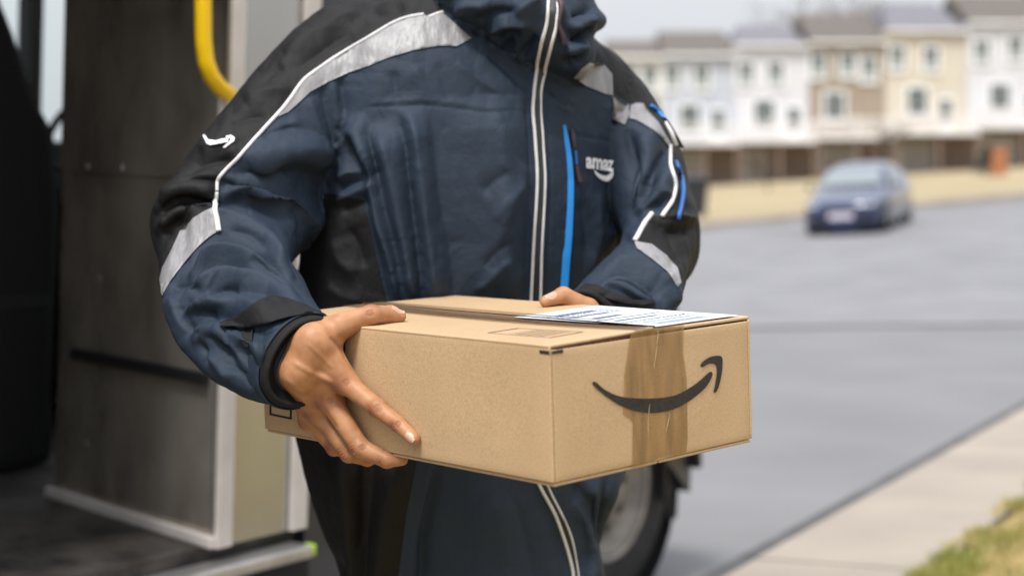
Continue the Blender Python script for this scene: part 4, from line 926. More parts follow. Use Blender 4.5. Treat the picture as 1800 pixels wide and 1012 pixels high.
def fabric(name, navy, black=None, rough=.68):
    m = mat(name, navy, rough, 0, .26); n = m.node_tree; b = n.nodes['Principled BSDF']; tc = n.nodes.new('ShaderNodeTexCoord')
    t = n.nodes.new('ShaderNodeTexNoise'); t.inputs['Scale'].default_value = 900; t.inputs['Detail'].default_value = 2
    t2 = n.nodes.new('ShaderNodeTexNoise'); t2.inputs['Scale'].default_value = 55; t2.inputs['Detail'].default_value = 6; t2.inputs['Roughness'].default_value = .6
    t3 = n.nodes.new('ShaderNodeTexNoise'); t3.inputs['Scale'].default_value = 6; t3.inputs['Detail'].default_value = 4
    for q in (t, t2, t3): n.links.new(tc.outputs['Object'], q.inputs['Vector'])
    col = n.nodes.new('ShaderNodeMix'); col.data_type = 'RGBA'; col.inputs['A'].default_value = (*navy, 1); col.inputs['B'].default_value = (*(black or navy), 1)
    if black:
        a = n.nodes.new('ShaderNodeAttribute'); a.attribute_name = 'black_panel'
        g_ = n.nodes.new('ShaderNodeMapRange'); g_.inputs['From Min'].default_value = -.6; g_.inputs['From Max'].default_value = .6
        n.links.new(a.outputs['Fac'], g_.inputs['Value']); n.links.new(g_.outputs[0], col.inputs['Factor'])
    vr = n.nodes.new('ShaderNodeMix'); vr.data_type = 'RGBA'; vr.blend_type = 'MULTIPLY'; vr.inputs['Factor'].default_value = .35
    n.links.new(col.outputs['Result'], vr.inputs['A']); n.links.new(t3.outputs['Fac'], vr.inputs['B'])
    mu = n.nodes.new('ShaderNodeMix'); mu.data_type = 'RGBA'; mu.blend_type = 'MULTIPLY'; mu.inputs['Factor'].default_value = .30
    n.links.new(vr.outputs['Result'], mu.inputs['A']); n.links.new(t.outputs['Fac'], mu.inputs['B'])
    n.links.new(mu.outputs['Result'], b.inputs['Base Color'])
    b1 = n.nodes.new('ShaderNodeBump'); b1.inputs['Strength'].default_value = .25; b1.inputs['Distance'].default_value = .0006
    b2 = n.nodes.new('ShaderNodeBump'); b2.inputs['Strength'].default_value = .6; b2.inputs['Distance'].default_value = .003
    vo = n.nodes.new('ShaderNodeTexVoronoi'); vo.feature = 'DISTANCE_TO_EDGE'; vo.inputs['Scale'].default_value = 15
    mq = n.nodes.new('ShaderNodeMapping'); mq.inputs['Scale'].default_value = (1, 1, .55); mq.inputs['Rotation'].default_value = (.3, .2, .4)
    dn = n.nodes.new('ShaderNodeTexNoise'); dn.inputs['Scale'].default_value = 7; dn.inputs['Detail'].default_value = 2
    am_ = n.nodes.new('ShaderNodeVectorMath'); am_.operation = 'MULTIPLY_ADD'; am_.inputs[1].default_value = (.12, .12, .12)
    n.links.new(tc.outputs['Object'], dn.inputs['Vector']); n.links.new(dn.outputs['Color'], am_.inputs[0]); n.links.new(tc.outputs['Object'], am_.inputs[2])
    n.links.new(am_.outputs[0], mq.inputs['Vector']); n.links.new(mq.outputs[0], vo.inputs['Vector'])
    b3 = n.nodes.new('ShaderNodeBump'); b3.inputs['Strength'].default_value = .45; b3.inputs['Distance'].default_value = .012
    n.links.new(vo.outputs['Distance'], b3.inputs['Height']); n.links.new(b3.outputs[0], b2.inputs['Normal'])
    n.links.new(t2.outputs['Fac'], b2.inputs['Height']); n.links.new(t.outputs['Fac'], b1.inputs['Height']); n.links.new(b2.outputs[0], b1.inputs['Normal'])
    n.links.new(b1.outputs[0], b.inputs['Normal'])
    return m
fabric('jacket_cloth', (.025, .040, .066), (.0085, .0082, .009))
fabric('black_cloth', (.013, .0125, .0135), None, .75)
fabric('navy_cloth', (.025, .040, .066))
fabric('trouser_cloth', (.018, .021, .03))
mat('reflective', (.225, .22, .23), .44, 0, .5, .16, 40, .9, 26, bdist=.008, stretch=(1.6, 1, .35))
mat('piping_white', (.66, .65, .66), .5, 0, .4, .06, 60)
mat('zip_dark', (.012, .014, .016), .5)
mat('zip_blue', (.010, .22, .62), .42, 0, .5, .08, 20)
mat('zip_blue_dark', (.015, .10, .34), .45)
mat('pull_maroon', (.035, .018, .024), .55)
mat('embroidery', (.72, .72, .73), .6, 0, .3, .08, 300)
mat('velcro', (.006, .006, .007), .95)
mat('shoe_leather', (.015, .014, .014), .5)

base_c = P(835, 350, 2.70)
ground_z = .085
person = empty('person', (base_c.x, base_c.y, ground_z)); tag(person, 'person in navy work jacket with reflective stripes carrying the parcel', 'person')
MWI = Matrix.Translation(-person.location)
def own(o):                                        # keep world-built meshes in place under the person
    o.parent = person; o.matrix_parent_inverse = MWI; return o
jacket = bpy.data.objects.new('jacket', jm); COL.objects.link(jacket); jm.materials.clear(); jm.materials.append(MATS['jacket_cloth']); own(jacket)
def sub(o): o.parent = jacket; return o            # jacket sits at the world origin once its inverse is applied
bvh = BVHTree.FromPolygons([tuple(p) for p in co], [tuple(p.vertices) for p in jm.polygons])
CAMP = Vector((0, 0, CAMZ))
def hit(px, py):
    loc, nor, i, d = bvh.ray_cast(CAMP, ray(px, py).normalized())
    return (loc, nor) if loc is not None else (None, None)
def on_jacket(pts, off=.0015, smooth=0):
    """pixels -> points lying on the jacket (nearest cloth where the ray just misses)"""
    L = []; last = None
    for (a, b) in pts:
        l, n = hit(a, b)
        if l is None:
            d = last.y if last else 2.6
            q = bvh.find_nearest(P(a, b, d)); l, n = q[0], q[1]
        last = l; L.append([l, n])
    if smooth:
        for _ in range(smooth):
            ds = [p[0].y for p in L]
            for i in range(1, len(L) - 1):
                d = min(ds[i], (ds[i - 1] + 2 * ds[i] + ds[i + 1]) / 4 + .0004); L[i][0] = P(*pts[i], d)
    return [l - (l - CAMP).normalized() * off * .5 + n * off for (l, n) in L]
def patch(name, polys, m, off=.0015, grid=5.0, thick=0.0, parent=None):
    V, F = [], []
    for pl_ in polys:
        pts = [Vector(p) for p in pl_]; n = len(pts)
        x0, x1 = min(p.x for p in pts), max(p.x for p in pts); y0, y1 = min(p.y for p in pts), max(p.y for p in pts)
        ex = [Vector((x0 + (i + .5) * grid, y0 + (j + .5) * grid)) for i in range(int((x1 - x0) / grid)) for j in range(int((y1 - y0) / grid))]
        vv, ee, ff, *_ = delaunay_2d_cdt(pts + ex, [(i, (i + 1) % n) for i in range(n)], [], 1, 1e-6)
        b0 = len(V); V += on_jacket([(p.x, p.y) for p in vv], off); F += [tuple(i + b0 for i in f) for f in ff]
    o = mesh_obj(name, V, F, m, parent or jacket, True)
    bm = bmesh.new(); bm.from_mesh(o.data)
    bmesh.ops.delete(bm, geom=[v for v in bm.verts if not v.link_faces], context='VERTS')
    seen = set(); isl = []
    for f0 in bm.faces:                              # keep one connected piece for each outline
        if f0.index in seen: continue
        st = [f0]; seen.add(f0.index); cur = []
        while st:
            g_ = st.pop(); cur.append(g_)
            for e in g_.edges:
                for h_ in e.link_faces:
                    if h_.index not in seen: seen.add(h_.index); st.append(h_)
        isl.append(cur)
    isl.sort(key=len, reverse=True)
    if len(isl) > len(polys): bmesh.ops.delete(bm, geom=[f for c in isl[len(polys):] for f in c], context='FACES')
    for f in bm.faces:
        if f.normal.dot(f.calc_center_median() - CAMP) > 0: f.normal_flip()
    if thick:
        ext = bmesh.ops.extrude_face_region(bm, geom=bm.faces[:])
        for v in [g for g in ext['geom'] if isinstance(g, bmesh.types.BMVert)]: v.co -= (v.co - CAMP).normalized() * thick
        bmesh.ops.recalc_face_normals(bm, faces=bm.faces)
    bm.to_mesh(o.data); bm.free(); return o
def cord(name, pts, r, m, off=.001, parent=None, n=6, dn=8, sm=3):
    q = on_jacket(dense(pts, False, dn), off, sm)
    rs = r if not isinstance(r, (list, tuple)) else [x[0] for x in cat([[v] for v in r], len(q))]
    return MB().tube(q, rs, n).build(name, m, parent or jacket, True)
def ribbon(name, pts, ws, m, off=.0012, parent=None, dn=6):
    c = dense(pts, False, dn); w_ = [x[0] for x in cat([[v] for v in ws], len(c))]; A_, B_ = [], []
    for i, p in enumerate(c):
        t = Vector(c[min(i + 1, len(c) - 1)]) - Vector(c[max(i - 1, 0)]); t.normalize(); nn = Vector((-t.y, t.x))
        A_.append(tuple(Vector(p) + nn * w_[i] / 2)); B_.append(tuple(Vector(p) - nn * w_[i] / 2))
    M_ = on_jacket(c, off, 4)
    V = []
    for i in range(len(c)): V += [P(*A_[i], M_[i].y), M_[i] - (M_[i] - CAMP).normalized() * .0012, P(*B_[i], M_[i].y)]
    F = []
    for i in range(len(c) - 1):
        for k in range(2): F.append((i * 3 + k, i * 3 + k + 1, (i + 1) * 3 + k + 1, (i + 1) * 3 + k))
    o = mesh_obj(name, V, F, m, parent or jacket, True)
    return o
# reflective stripes and their piping
STR_L = [(779, 24), (828, 68), (803, 82), (774, 81), (726, 89), (700, 97), (691, 99), (650, 116), (614, 128), (578, 144), (545, 162), (524, 182), (506, 198), (488, 206),
         (496, 194), (513, 171), (536, 142), (565, 121), (585, 107), (616, 88), (642, 73), (667, 58), (693, 43), (719, 33), (747, 28), (755, 31)]
patch('reflective_stripe', [STR_L], 'reflective', .0016)
cord('piping', [(780, 21), (768, 25), (753, 31)], .0024, 'piping_white')
cord('piping', [(745, 26), (717, 31), (691, 41), (665, 56), (640, 71), (614, 86), (583, 105), (563, 119), (534, 141), (511, 172), (493, 195), (460, 231), (419, 277), (394, 302), (383, 316), (381, 336)], [.0024, .0024, .0026, .003, .003, .0028], 'piping_white')
cord('piping', [(380, 338), (378, 364), (382, 387), (385, 407)], [.003, .0042, .0045, .0045], 'piping_white', .0015)
patch('reflective_stripe', [[(376, 365), (380, 388), (383, 407), (367, 418), (351, 432), (337, 448), (323, 465), (301, 494), (287, 520), (283, 512), (282, 490), (287, 470), (301, 443), (318, 406), (340, 384), (358, 373)]], 'reflective', .0018)
patch('reflective_stripe', [[(1009, 136), (1022, 120), (1035, 110), (1061, 115), (1075, 131), (1076, 168), (1061, 165), (1030, 152)]], 'reflective', .0018)
patch('reflective_stripe', [[(1076, 169), (1098, 188), (1104, 184), (1106, 202), (1098, 220), (1077, 208)]], 'reflective', .0018)
patch('reflective_stripe', [[(1108, 186), (1118, 182), (1130, 183), (1156, 215), (1177, 251), (1176, 258), (1150, 231), (1119, 212), (1106, 209)]], 'reflective', .0018)
cord('piping', [(1177, 255), (1179, 293), (1186, 325), (1179, 356), (1164, 381)], [.003, .0032, .0035, .0038, .004], 'piping_white', .0016)
cord('piping', [(1146, 376), (1130, 398), (1116, 424)], .0042, 'piping_white', .0016)
patch('reflective_stripe', [[(1114, 420), (1122, 426), (1145, 430), (1171, 450), (1190, 471), (1196, 497), (1190, 505), (1171, 477), (1145, 456), (1120, 438)]], 'reflective', .0018)
# main zip with two white cords
ZL = [(964, -40), (963, 3), (961, 39), (954, 69), (945, 110), (939, 154), (936, 193), (939, 231), (941, 262), (943, 293), (943, 340), (938, 419), (934, 498), (931, 560)]
ZR = [(980, -40), (979, 15), (976, 51), (967, 87), (957, 128), (950, 159), (949, 195), (952, 231), (954, 262), (957, 314), (955, 367), (951, 445), (949, 524), (947, 560)]
zw = [.0026, .0028, .003, .003, .0029, .0028, .0028, .0028]
zp = ribbon('zipper', [((a[0] + b[0]) / 2, (a[1] + b[1]) / 2) for a, b in zip(ZL, ZR)], [16, 16, 12, 12], 'zip_dark', .0012)
for q in (ZL, ZR): cord('zipper_cord', q, zw, 'piping_white', .0016, sm=6)
Z2L = [(930, 800), (946, 849), (974, 902), (992, 951), (1003, 991), (1007, 1020), (1008, 1080)]; Z2R = [(946, 800), (962, 854), (986, 902), (1003, 943), (1011, 983), (1016, 1020), (1018, 1080)]
ribbon('zipper', [((a[0] + b[0]) / 2, (a[1] + b[1]) / 2) for a, b in zip(Z2L, Z2R)], [14, 12, 10], 'zip_dark', .0012)
cord('zipper_cord', Z2L, .0028, 'piping_white', .0016, sm=6); cord('zipper_cord', Z2R, .0022, 'piping_white', .0016, sm=6)
cord('zip_pull', [(980, 2), (985, 12), (984, 24), (981, 44), (988, 66), (992, 80)], [.004, .006, .0035, .003, .005, .004], 'pull_maroon', .004)
# chest pocket zip in bright blue
ribbon('pocket_zip', [(992, 220), (996, 245), (1000, 280), (1002, 320), (1001, 365), (998, 420), (993, 465), (989, 512)], [5, 8, 11, 13, 14, 15, 17, 19], 'zip_blue', .0018)
cord('zip_pull', [(1003, 228), (1006, 246), (1008, 262)], [.002, .0042, .003], 'pull_maroon', .003)
cord('zip_pull', [(1010, 265), (1012, 290)], .0024, 'zip_blue_dark', .003); cord('zip_pull', [(1012, 292), (1014, 306), (1018, 321)], [.003, .0042, .0052], 'pull_maroon', .0035)
# sleeve pocket zip in blue with its loose garage flap
cord('sleeve_zip', [(1188, 285), (1197, 312), (1200, 340), (1196, 365), (1192, 384)], [.003, .004, .0042, .004, .0036], 'zip_blue_dark', .0014)
cord('sleeve_zip', [(1143, 187), (1150, 191), (1156, 197)], .0034, 'zip_blue', .002); cord('sleeve_zip', [(1157, 199), (1163, 206), (1168, 212)], .0036, 'zip_blue', .002)
fl = [P(1162, 204, 2.66), P(1172, 208, 2.65), P(1184, 226, 2.645), P(1203, 259, 2.64), P(1192, 258, 2.645), P(1180, 236, 2.65)]
MB().prism(fl, (.0, .004, 0)).build('zip_flap', 'zip_dark', jacket); MB().tube([P(1170, 214, 2.64), P(1180, 232, 2.635), P(1189, 256, 2.636)], [.002, .0036, .0036], 6).build('flap_stripe', 'piping_white', jacket, True)
# embroidered marks
def text_polys(body, size):
    cu = bpy.data.curves.new('t', 'FONT'); cu.body = body; cu.size = size; cu.offset = size * .035; cu.resolution_u = 4
    to = bpy.data.objects.new('t', cu); COL.objects.link(to); d_ = bpy.context.evaluated_depsgraph_get()
    me = to.evaluated_get(d_).to_mesh(); v = [tuple(x.co) for x in me.vertices]; f = [tuple(p.vertices) for p in me.polygons]
    to.evaluated_get(d_).to_mesh_clear(); bpy.data.objects.remove(to); return v, f
v, f = text_polys('amaz', 1.0); wmax = max(p[0] for p in v)
def tmap(p): u, w_ = p[0] / wmax, p[1]; return (1029 + 51 * u, 294 + 7 * u - 37 * w_)
lg = mesh_obj('chest_logo', on_jacket([tmap(p) for p in v], .002), f, 'embroidery', jacket)
lg['label'] = 'white embroidered letters and curved arrow on the chest'
bm = bmesh.new(); bm.from_mesh(lg.data)
for q in bm.faces:
    if q.normal.dot(q.calc_center_median() - CAMP) > 0: q.normal_flip()
bm.to_mesh(lg.data); bm.free()
patch('chest_arrow', [dense([(1043, 299), (1052, 306), (1062, 309), (1071, 307), (1076, 302), (1080, 303), (1079, 311), (1073, 317), (1063, 319), (1053, 314), (1046, 307)], n=2)], 'embroidery', .002, 4)
patch('sleeve_arrow', [[(357, 239), (361, 238), (367, 247), (380, 248), (392, 245), (402, 245), (400, 250), (385, 253), (370, 256), (364, 253)], [(397, 241), (406, 239), (412, 243), (411, 249), (402, 256), (396, 261), (392, 259), (399, 252), (405, 247), (404, 244), (398, 245)]], 'embroidery', .002, 4)
# cuff tab and hook patch on the near sleeve
tab = patch('cuff_tab', [[(384, 572), (402, 564), (419, 557), (436, 544), (453, 533), (470, 525), (486, 521), (503, 525), (520, 533), (540, 541), (556, 549), (572, 557), (543, 553), (509, 561), (475, 570), (441, 577), (412, 578), (394, 577)]], 'black_cloth', .004, 6, .004)
patch('hook_patch', [[(424, 580), (446, 577), (444, 600), (436, 610), (426, 604)]], 'velcro', .0015, 5)
patch('cuff_tab', [[(1012, 514), (1030, 500), (1052, 503), (1080, 516), (1110, 527), (1148, 528), (1150, 536), (1110, 538), (1078, 530), (1050, 518), (1030, 512)]], 'black_cloth', .003, 6, .004)
# knitted inner cuffs
def cuff(rings, cen, prof, name='inner_cuff'):
    rg, c = rings[-1], cen[-1]; t = (cen[-1] - cen[-4]).normalized(); rr = []
    for (s, ax) in prof: rr.append([c + (p - c) * s + t * ax for p in rg])
    V, F = skin_rows(rr, False); o = mesh_obj(name, V, F, 'black_cloth', jacket, True); return o
cuff(ringsL, cenL, [(.97, -.012), (.975, .004), (.955, .012), (.90, .016), (.84, .015), (.82, .006), (.5, -.004), (.05, -.004)])
cuff(ringsL, cenL, [(.985, -.05), (1.03, -.03), (1.035, -.004), (1.02, .004), (.985, .003), (.97, -.01)], 'sleeve_hem').data.materials[0] = MATS['navy_cloth']
cuff(ringsR, cenR, [(1.01, -.03), (1.02, -.002), (.98, .008), (.9, .014), (.80, .012), (.78, .0), (.05, -.004)])
# trousers and shoes (mostly below the picture)
for s in (-1, 1):
    rows = []
    hipc = Vector((base_c.x, base_c.y, 0)) + AX * (.10 * s)
    for (z, r, dx, df) in ((.90, .115, 0, 0), (.78, .112, .0, .0), (.62, .098, .01, .012), (.50, .088, .015, .02), (.36, .082, .02, .012), (.22, .078, .025, .0), (.14, .082, .028, -.005)):
        rows.append(ring(hipc + AX * dx * s + FX * df + Vector((0, 0, z)), AX * r, FX * r * 1.05, 2.1, 28))
    v, f = skin_rows(rows); own(mesh_obj('trouser_leg', v, f, 'trouser_cloth', None, True))
    sh = []; fc = hipc + AX * .028 * s
    for (u, w_, h) in ((-.10, .030, .05), (-.08, .040, .075), (0, .044, .085), (.08, .046, .06), (.15, .046, .045), (.19, .030, .03)):
        sh.append(ring(fc + FX * u + Vector((0, 0, ground_z + h / 2 + .004)), AX * w_, Vector((0, 0, h / 2)), 3, 20))
    v, f = skin_rows(sh); own(mesh_obj('shoe', v, f, 'shoe_leather', None, True))
# ------------------------------------------------------------------ the person: body (hands fine, the rest hidden under clothes)
import openvdb as vdb
def cone(Pt, a, b, ra, rb):
    a, b = np.array(a), np.array(b); ab = b - a; t = np.clip(((Pt - a) @ ab) / (ab @ ab), 0, 1)
    return np.linalg.norm(Pt - a - t[..., None] * ab, axis=-1) - (ra + (rb - ra) * t)
def ell(Pt, c, M3, r):                             # ellipsoid with axes M3 rows
    q = (Pt - np.array(c)) @ np.array(M3).T / np.array(r); l = np.linalg.norm(q, axis=-1)
    return (l - 1) * min(r) * .9
def smin(a, b, k):
    h = np.clip(.5 + .5 * (b - a) / k, 0, 1); return b + (a - b) * h - k * h * (1 - h)
def mesh_sdf(fn, lo, hi, vox):
    lo = np.array(lo); n = np.ceil((np.array(hi) - lo) / vox).astype(int) + 1
    out = np.empty(n, np.float32); ys, zs = np.meshgrid(np.arange(n[1]), np.arange(n[2]), indexing='ij')
    B = 6; nc = (n + B - 1) // B                   # coarse pass first, then only the cells near the skin
    C = (np.stack(np.meshgrid(*[np.arange(k) for k in nc], indexing='ij'), -1) + .5) * (B * vox) + lo
    dc = fn(C); big = np.repeat(np.repeat(np.repeat(dc, B, 0), B, 1), B, 2)[:n[0], :n[1], :n[2]]
    out[:] = big; near = np.abs(big) < B * vox * 1.35
    ix = np.argwhere(near)
    for k in range(0, len(ix), 400000): out[tuple(ix[k:k + 400000].T)] = fn(ix[k:k + 400000] * vox + lo)
    g_ = vdb.FloatGrid(float(.5)); g_.copyFromArray(out); pts, tri, quad = g_.convertToPolygons(0.0, 0.0)
    return pts * vox + lo, [tuple(int(x) for x in f) for f in tri] + [tuple(int(x) for x in f) for f in quad]
W3 = lambda p: BM @ p
face_pt = lambda px, py, h: np.array(W3(on_plane(px, py, 0, -h)))
lid_pt = lambda px, py, h: np.array(W3(on_plane(px, py, 2, bh + h)))
FN = np.array(BR @ Vector((-1, 0, 0)))             # outward normal of the long near side
UPV = np.array(BR @ Vector((0, 0, 1)))
tocam = lambda p: (np.array([0, 0, CAMZ]) - p) / np.linalg.norm(np.array([0, 0, CAMZ]) - p)
def unit(v): return v / np.linalg.norm(v)

# near hand (wearer's right)
wr0 = np.array(cenL[-1]) - unit(np.array(cenL[-1] - cenL[-5])) * .03
wr1 = np.array(P(540, 628, 2.075))
CW = np.array((P(566, 566, 2.09) - P(497, 700, 2.09)).normalized())   # across the wrist, towards the thumb
thumb = [face_pt(560, 590, .026), face_pt(600, 573, .016), lid_pt(652, 553, .0135), lid_pt(686, 553, .0095), lid_pt(703, 556, .0065)]
thr = [.021, .0172, .0132, .0122, .0085]
index = [face_pt(609, 673, .024), face_pt(664, 717, .0165), face_pt(700, 745, .0115), face_pt(728, 771, .0078)]
inr = [.0150, .0115, .0100, .0080]
middle = [face_pt(580, 704, .029), face_pt(634, 787, .0165), face_pt(680, 808, .000), face_pt(706, 807, -.014)]
mir = [.0150, .0124, .0104, .0082]
ringf = [face_pt(560, 724, .029), face_pt(614, 796, .013), face_pt(646, 806, -.014), face_pt(668, 800, -.036)]
rir = [.0142, .0115, .0096, .0078]
pinky = [face_pt(545, 738, .025), face_pt(588, 787, .009), face_pt(608, 793, -.012), face_pt(624, 790, -.028)]
pir = [.0125, .0098, .0082, .0068]
def hand_near(G):
    d = smin(cone(G, wr0 + CW * .018, wr1 + CW * .022, .027, .0215), cone(G, wr0 - CW * .018, wr1 - CW * .022, .027, .0215), .02)
    palm = None
    for (f, r, o) in ((index, .0155, .021), (middle, .0165, .007), (ringf, .0165, -.007), (pinky, .0155, -.021)):
        c = cone(G, wr1 + CW * o, f[0] - FN * .003, .0205, r); palm = c if palm is None else smin(palm, c, .010)
    d = smin(d, palm, .014)
    d = smin(d, cone(G, wr1 + CW * .022, thumb[0], .020, thr[0]), .016)
    th = None
    for i in range(4):
        c = cone(G, thumb[i], thumb[i + 1], thr[i], thr[i + 1]); th = c if th is None else smin(th, c, .004)
    d = smin(d, th, .014)
    web = cone(G, (thumb[1] + thumb[0]) / 2, (index[0] * .75 + wr1 * .25), .010, .011); d = smin(d, web, .016)
    for (f, r) in ((index, inr), (middle, mir), (ringf, rir), (pinky, pir)):
        fd = None
        for i in range(3):
            c = cone(G, f[i], f[i + 1], r[i] * (1.0 if i else .94), r[i + 1]); fd = c if fd is None else smin(fd, c, .0035)
        # knuckle pads
        fd = smin(fd, np.linalg.norm(G - (f[1] + FN * .0015), axis=-1) - r[1] * 1.04, .003)
        d = smin(d, fd, .0065)
    for f in (index, middle, ringf, pinky):         # knuckles and tendons on the back of the hand
        d = smin(d, np.linalg.norm(G - (f[0] + FN * .004), axis=-1) - .0118, .008)
        d = smin(d, cone(G, f[0] + FN * .0150, wr1 + (f[0] - wr1) * .22 + FN * .0200, .0034, .0026), .004)
    return d
# far hand (wearer's left): thumb on the lid, fingers down the far side
Lc = lambda x, y, z: np.array(W3(Vector((x, y, z))))
t_tip = on_plane(958, 529, 2, bh + .008); t_ip = on_plane(990, 519, 2, bh + .0135)
fy = t_ip.y
f_th = [Lc(bw + .030, fy - .040, bh - .045), Lc(bw + .016, fy - .016, bh - .008), Lc(t_ip.x, t_ip.y, bh + .013), Lc(t_tip.x, t_tip.y, bh + .0075)]
f_tr = [.019, .0150, .0125, .0080]
fw0 = np.array(cenR[-3]); fw1 = Lc(bw + .045, fy - .070, bh - .050)
ff = []
for k, (dy, r) in enumerate(((.012, .0105), (-.010, .0110), (-.032, .0105), (-.052, .0092))):
    ff.append(([Lc(bw + .026, fy + dy * 1.0, bh - .055 - .006 * k), Lc(bw + .018, fy + dy + .022, bh - .100), Lc(bw + .010, fy + dy + .03, bh - .135), Lc(bw + .004, fy + dy + .034, -.008 + .004 * k)], [.0135, r, r * .9, r * .75]))
def hand_far(G):
    d = cone(G, fw0, fw1, .029, .028)
    for (f, r) in ff: d = smin(d, cone(G, fw1, f[0], .024, .0155), .014)
    th = None
    for i in range(3):
        c = cone(G, f_th[i], f_th[i + 1], f_tr[i], f_tr[i + 1]); th = c if th is None else smin(th, c, .005)
    d = smin(d, cone(G, fw1, f_th[0], .024, .019), .014); d = smin(d, th, .010)
    for (f, r) in ff:
        for i in range(3): d = smin(d, cone(G, f[i], f[i + 1], r[i], r[i + 1]), .005)
    return d
# arms, trunk, neck and head (coarse)
shL, shR = np.array(cenL[10]), np.array(cenR[10]); elL, elR = np.array(cenL[46]), np.array(cenR[42])
ch, pel, nk, hd = np.array(P(860, 200, 2.73)), np.array(P(835, 760, 2.71)), np.array(P(895, -60, 2.72)), np.array(P(915, -250, 2.68))
m3 = [list(AX), list(FX), [0, 0, 1]]
def body_rest(G):
    d = ell(G, ch, m3, (.17, .10, .22)); d = smin(d, cone(G, ch, pel, .10, .11), .06)
    for (cen, w_) in ((cenL, wr0), (cenR, fw0)):
        d = smin(d, cone(G, ch, np.array(cen[8]), .08, .045), .05); ks = (8, 20, 32, 44, 54, 64)
        for a_, b_ in zip(ks[:-1], ks[1:]): d = smin(d, cone(G, np.array(cen[a_]), np.array(cen[b_]), .028, .027), .012)
        d = smin(d, cone(G, np.array(cen[64]), w_, .027, .026), .012)
    d = smin(d, cone(G, ch + np.array([0, 0, .12]), nk, .06, .056), .04); d = smin(d, cone(G, nk, hd - np.array([0, 0, .03]), .056, .06), .03)
    d = smin(d, ell(G, hd + np.array([0, 0, .02]), m3, (.074, .094, .115)), .02)
    fx = np.array(FX); ax = np.array(AX); up = np.array([0, 0, 1.])
    d = smin(d, ell(G, hd + fx * .04 - up * .065, m3, (.05, .05, .045)), .02)                   # jaw
    d = smin(d, cone(G, hd + fx * .088 + up * .02, hd + fx * .108 - up * .02, .007, .013), .008)   # nose
    for s in (-1, 1):
        d = smin(d, ell(G, hd + ax * .078 * s - fx * .005 - up * .005, m3, (.010, .02, .032)), .006)
        d = np.maximum(d, -(np.linalg.norm(G - (hd + fx * .094 + ax * .031 * s + up * .018), axis=-1) - .013))
        d = np.minimum(d, np.linalg.norm(G - (hd + fx * .079 + ax * .031 * s + up * .018), axis=-1) - .012)
    d = smin(d, cone(G, hd + fx * .088 - ax * .02 - up * .052, hd + fx * .088 + ax * .02 - up * .052, .006, .006), .004)
    d = smin(d, ell(G, pel - np.array([0, 0, .05]), m3, (.16, .11, .10)), .05)
    return d
def bounds(pts, m_): a = np.array(pts); return a.min(0) - m_, a.max(0) + m_
HV, HF, HM = [], [], []
knx = []
for (f, r) in ((index, inr), (middle, mir), (ringf, rir), (pinky, pir)): knx += [(f[0] + FN * .014, .011), (f[1] + FN * .010, .0085), (f[2] + FN * .008, .006)]
knx += [(thumb[2] + UPV * .010, .009)]
for (fn, pts, vox, m_) in ((hand_near, thumb + index + middle + ringf + pinky + [wr0, wr1], .00105, .036), (hand_far, f_th + [p for (f, r) in ff for p in f] + [fw0, fw1], .0019, .034),
                           (body_rest, [shL, shR, elL, elR, ch, pel, nk, hd, wr0, fw0], .009, .24)):
    lo, hi = bounds(pts, m_); v, f = mesh_sdf(fn, lo, hi, vox)
    b0 = len(HV); HV += [tuple(p) for p in v]; HF += [tuple(i + b0 for i in q) for q in f]
HVa = np.array(HV)
# creases over the finger joints and fine skin relief
warm_shade = np.zeros(len(HV))  # red knuckle pigment plus crease shade, both carried into the skin colour
for (c, r) in knx: warm_shade = np.maximum(warm_shade, np.exp(-(((HVa - c) ** 2).sum(1)) / (r * 1.25) ** 2))
def crease(c, axis, sp, depth, rad):
    global HVa
    q = HVa - c; rr_ = (q ** 2).sum(1); s = q @ axis; w_ = np.exp(-rr_ / rad ** 2)
    st_ = w_ * (np.cos(2 * np.pi * s / sp + 1.2 * np.sin(q @ np.cross(axis, FNs) * 500)) > .45)
    HVa = HVa - FNs * (depth * st_)[:, None]
    global warm_shade; warm_shade = np.maximum(warm_shade, 1.15 * st_)  # shade of the crease lines painted into the colour
FNs = FN
for (f, r) in ((index, inr), (middle, mir), (ringf, rir)):
    crease(f[0] + FN * .015, unit(f[1] - f[0]), .0045, .0006, .008)
    for j in (1, 2): crease(f[j] + FN * r[j], unit(f[j] - f[j - 1]), .0040, .0011, .0085 if j == 1 else .006)
def bunch(c, dirv, n, half, gap):                   # n short parallel creases centred on pixel c, lying across dirv
    d = np.array(dirv, float); d /= np.linalg.norm(d); p_ = np.array([-d[1], d[0]])
    return [[tuple(np.array(c) + d * gap * (k - (n - 1) / 2) - p_ * half * (1 - .25 * abs(k - (n - 1) / 2)) + d * 1.2), tuple(np.array(c) + d * gap * (k - (n - 1) / 2)), tuple(np.array(c) + d * gap * (k - (n - 1) / 2) + p_ * half * (1 - .25 * abs(k - (n - 1) / 2)) + d * 1.2)] for k in range(n)]
RID = [(1.6, 5, .0, [(512, 634), (535, 648), (560, 662), (592, 674)]), (1.4, 4.5, 0, [(500, 662), (525, 684), (550, 704), (570, 712)]), (1.2, 4, 0, [(512, 684), (534, 702), (552, 722)]), (1.0, 4, 0, [(536, 600), (560, 622), (588, 650)]),
       (-1.6, 3.5, .5, [(578, 590), (592, 604), (604, 620), (610, 634)]), (-.8, 3, .3, [(598, 604), (606, 618), (612, 628)]), (-1.2, 5, .2, [(590, 690), (606, 704), (620, 722)]), (-1.2, 5, .2, [(566, 716), (580, 736), (594, 756)])]
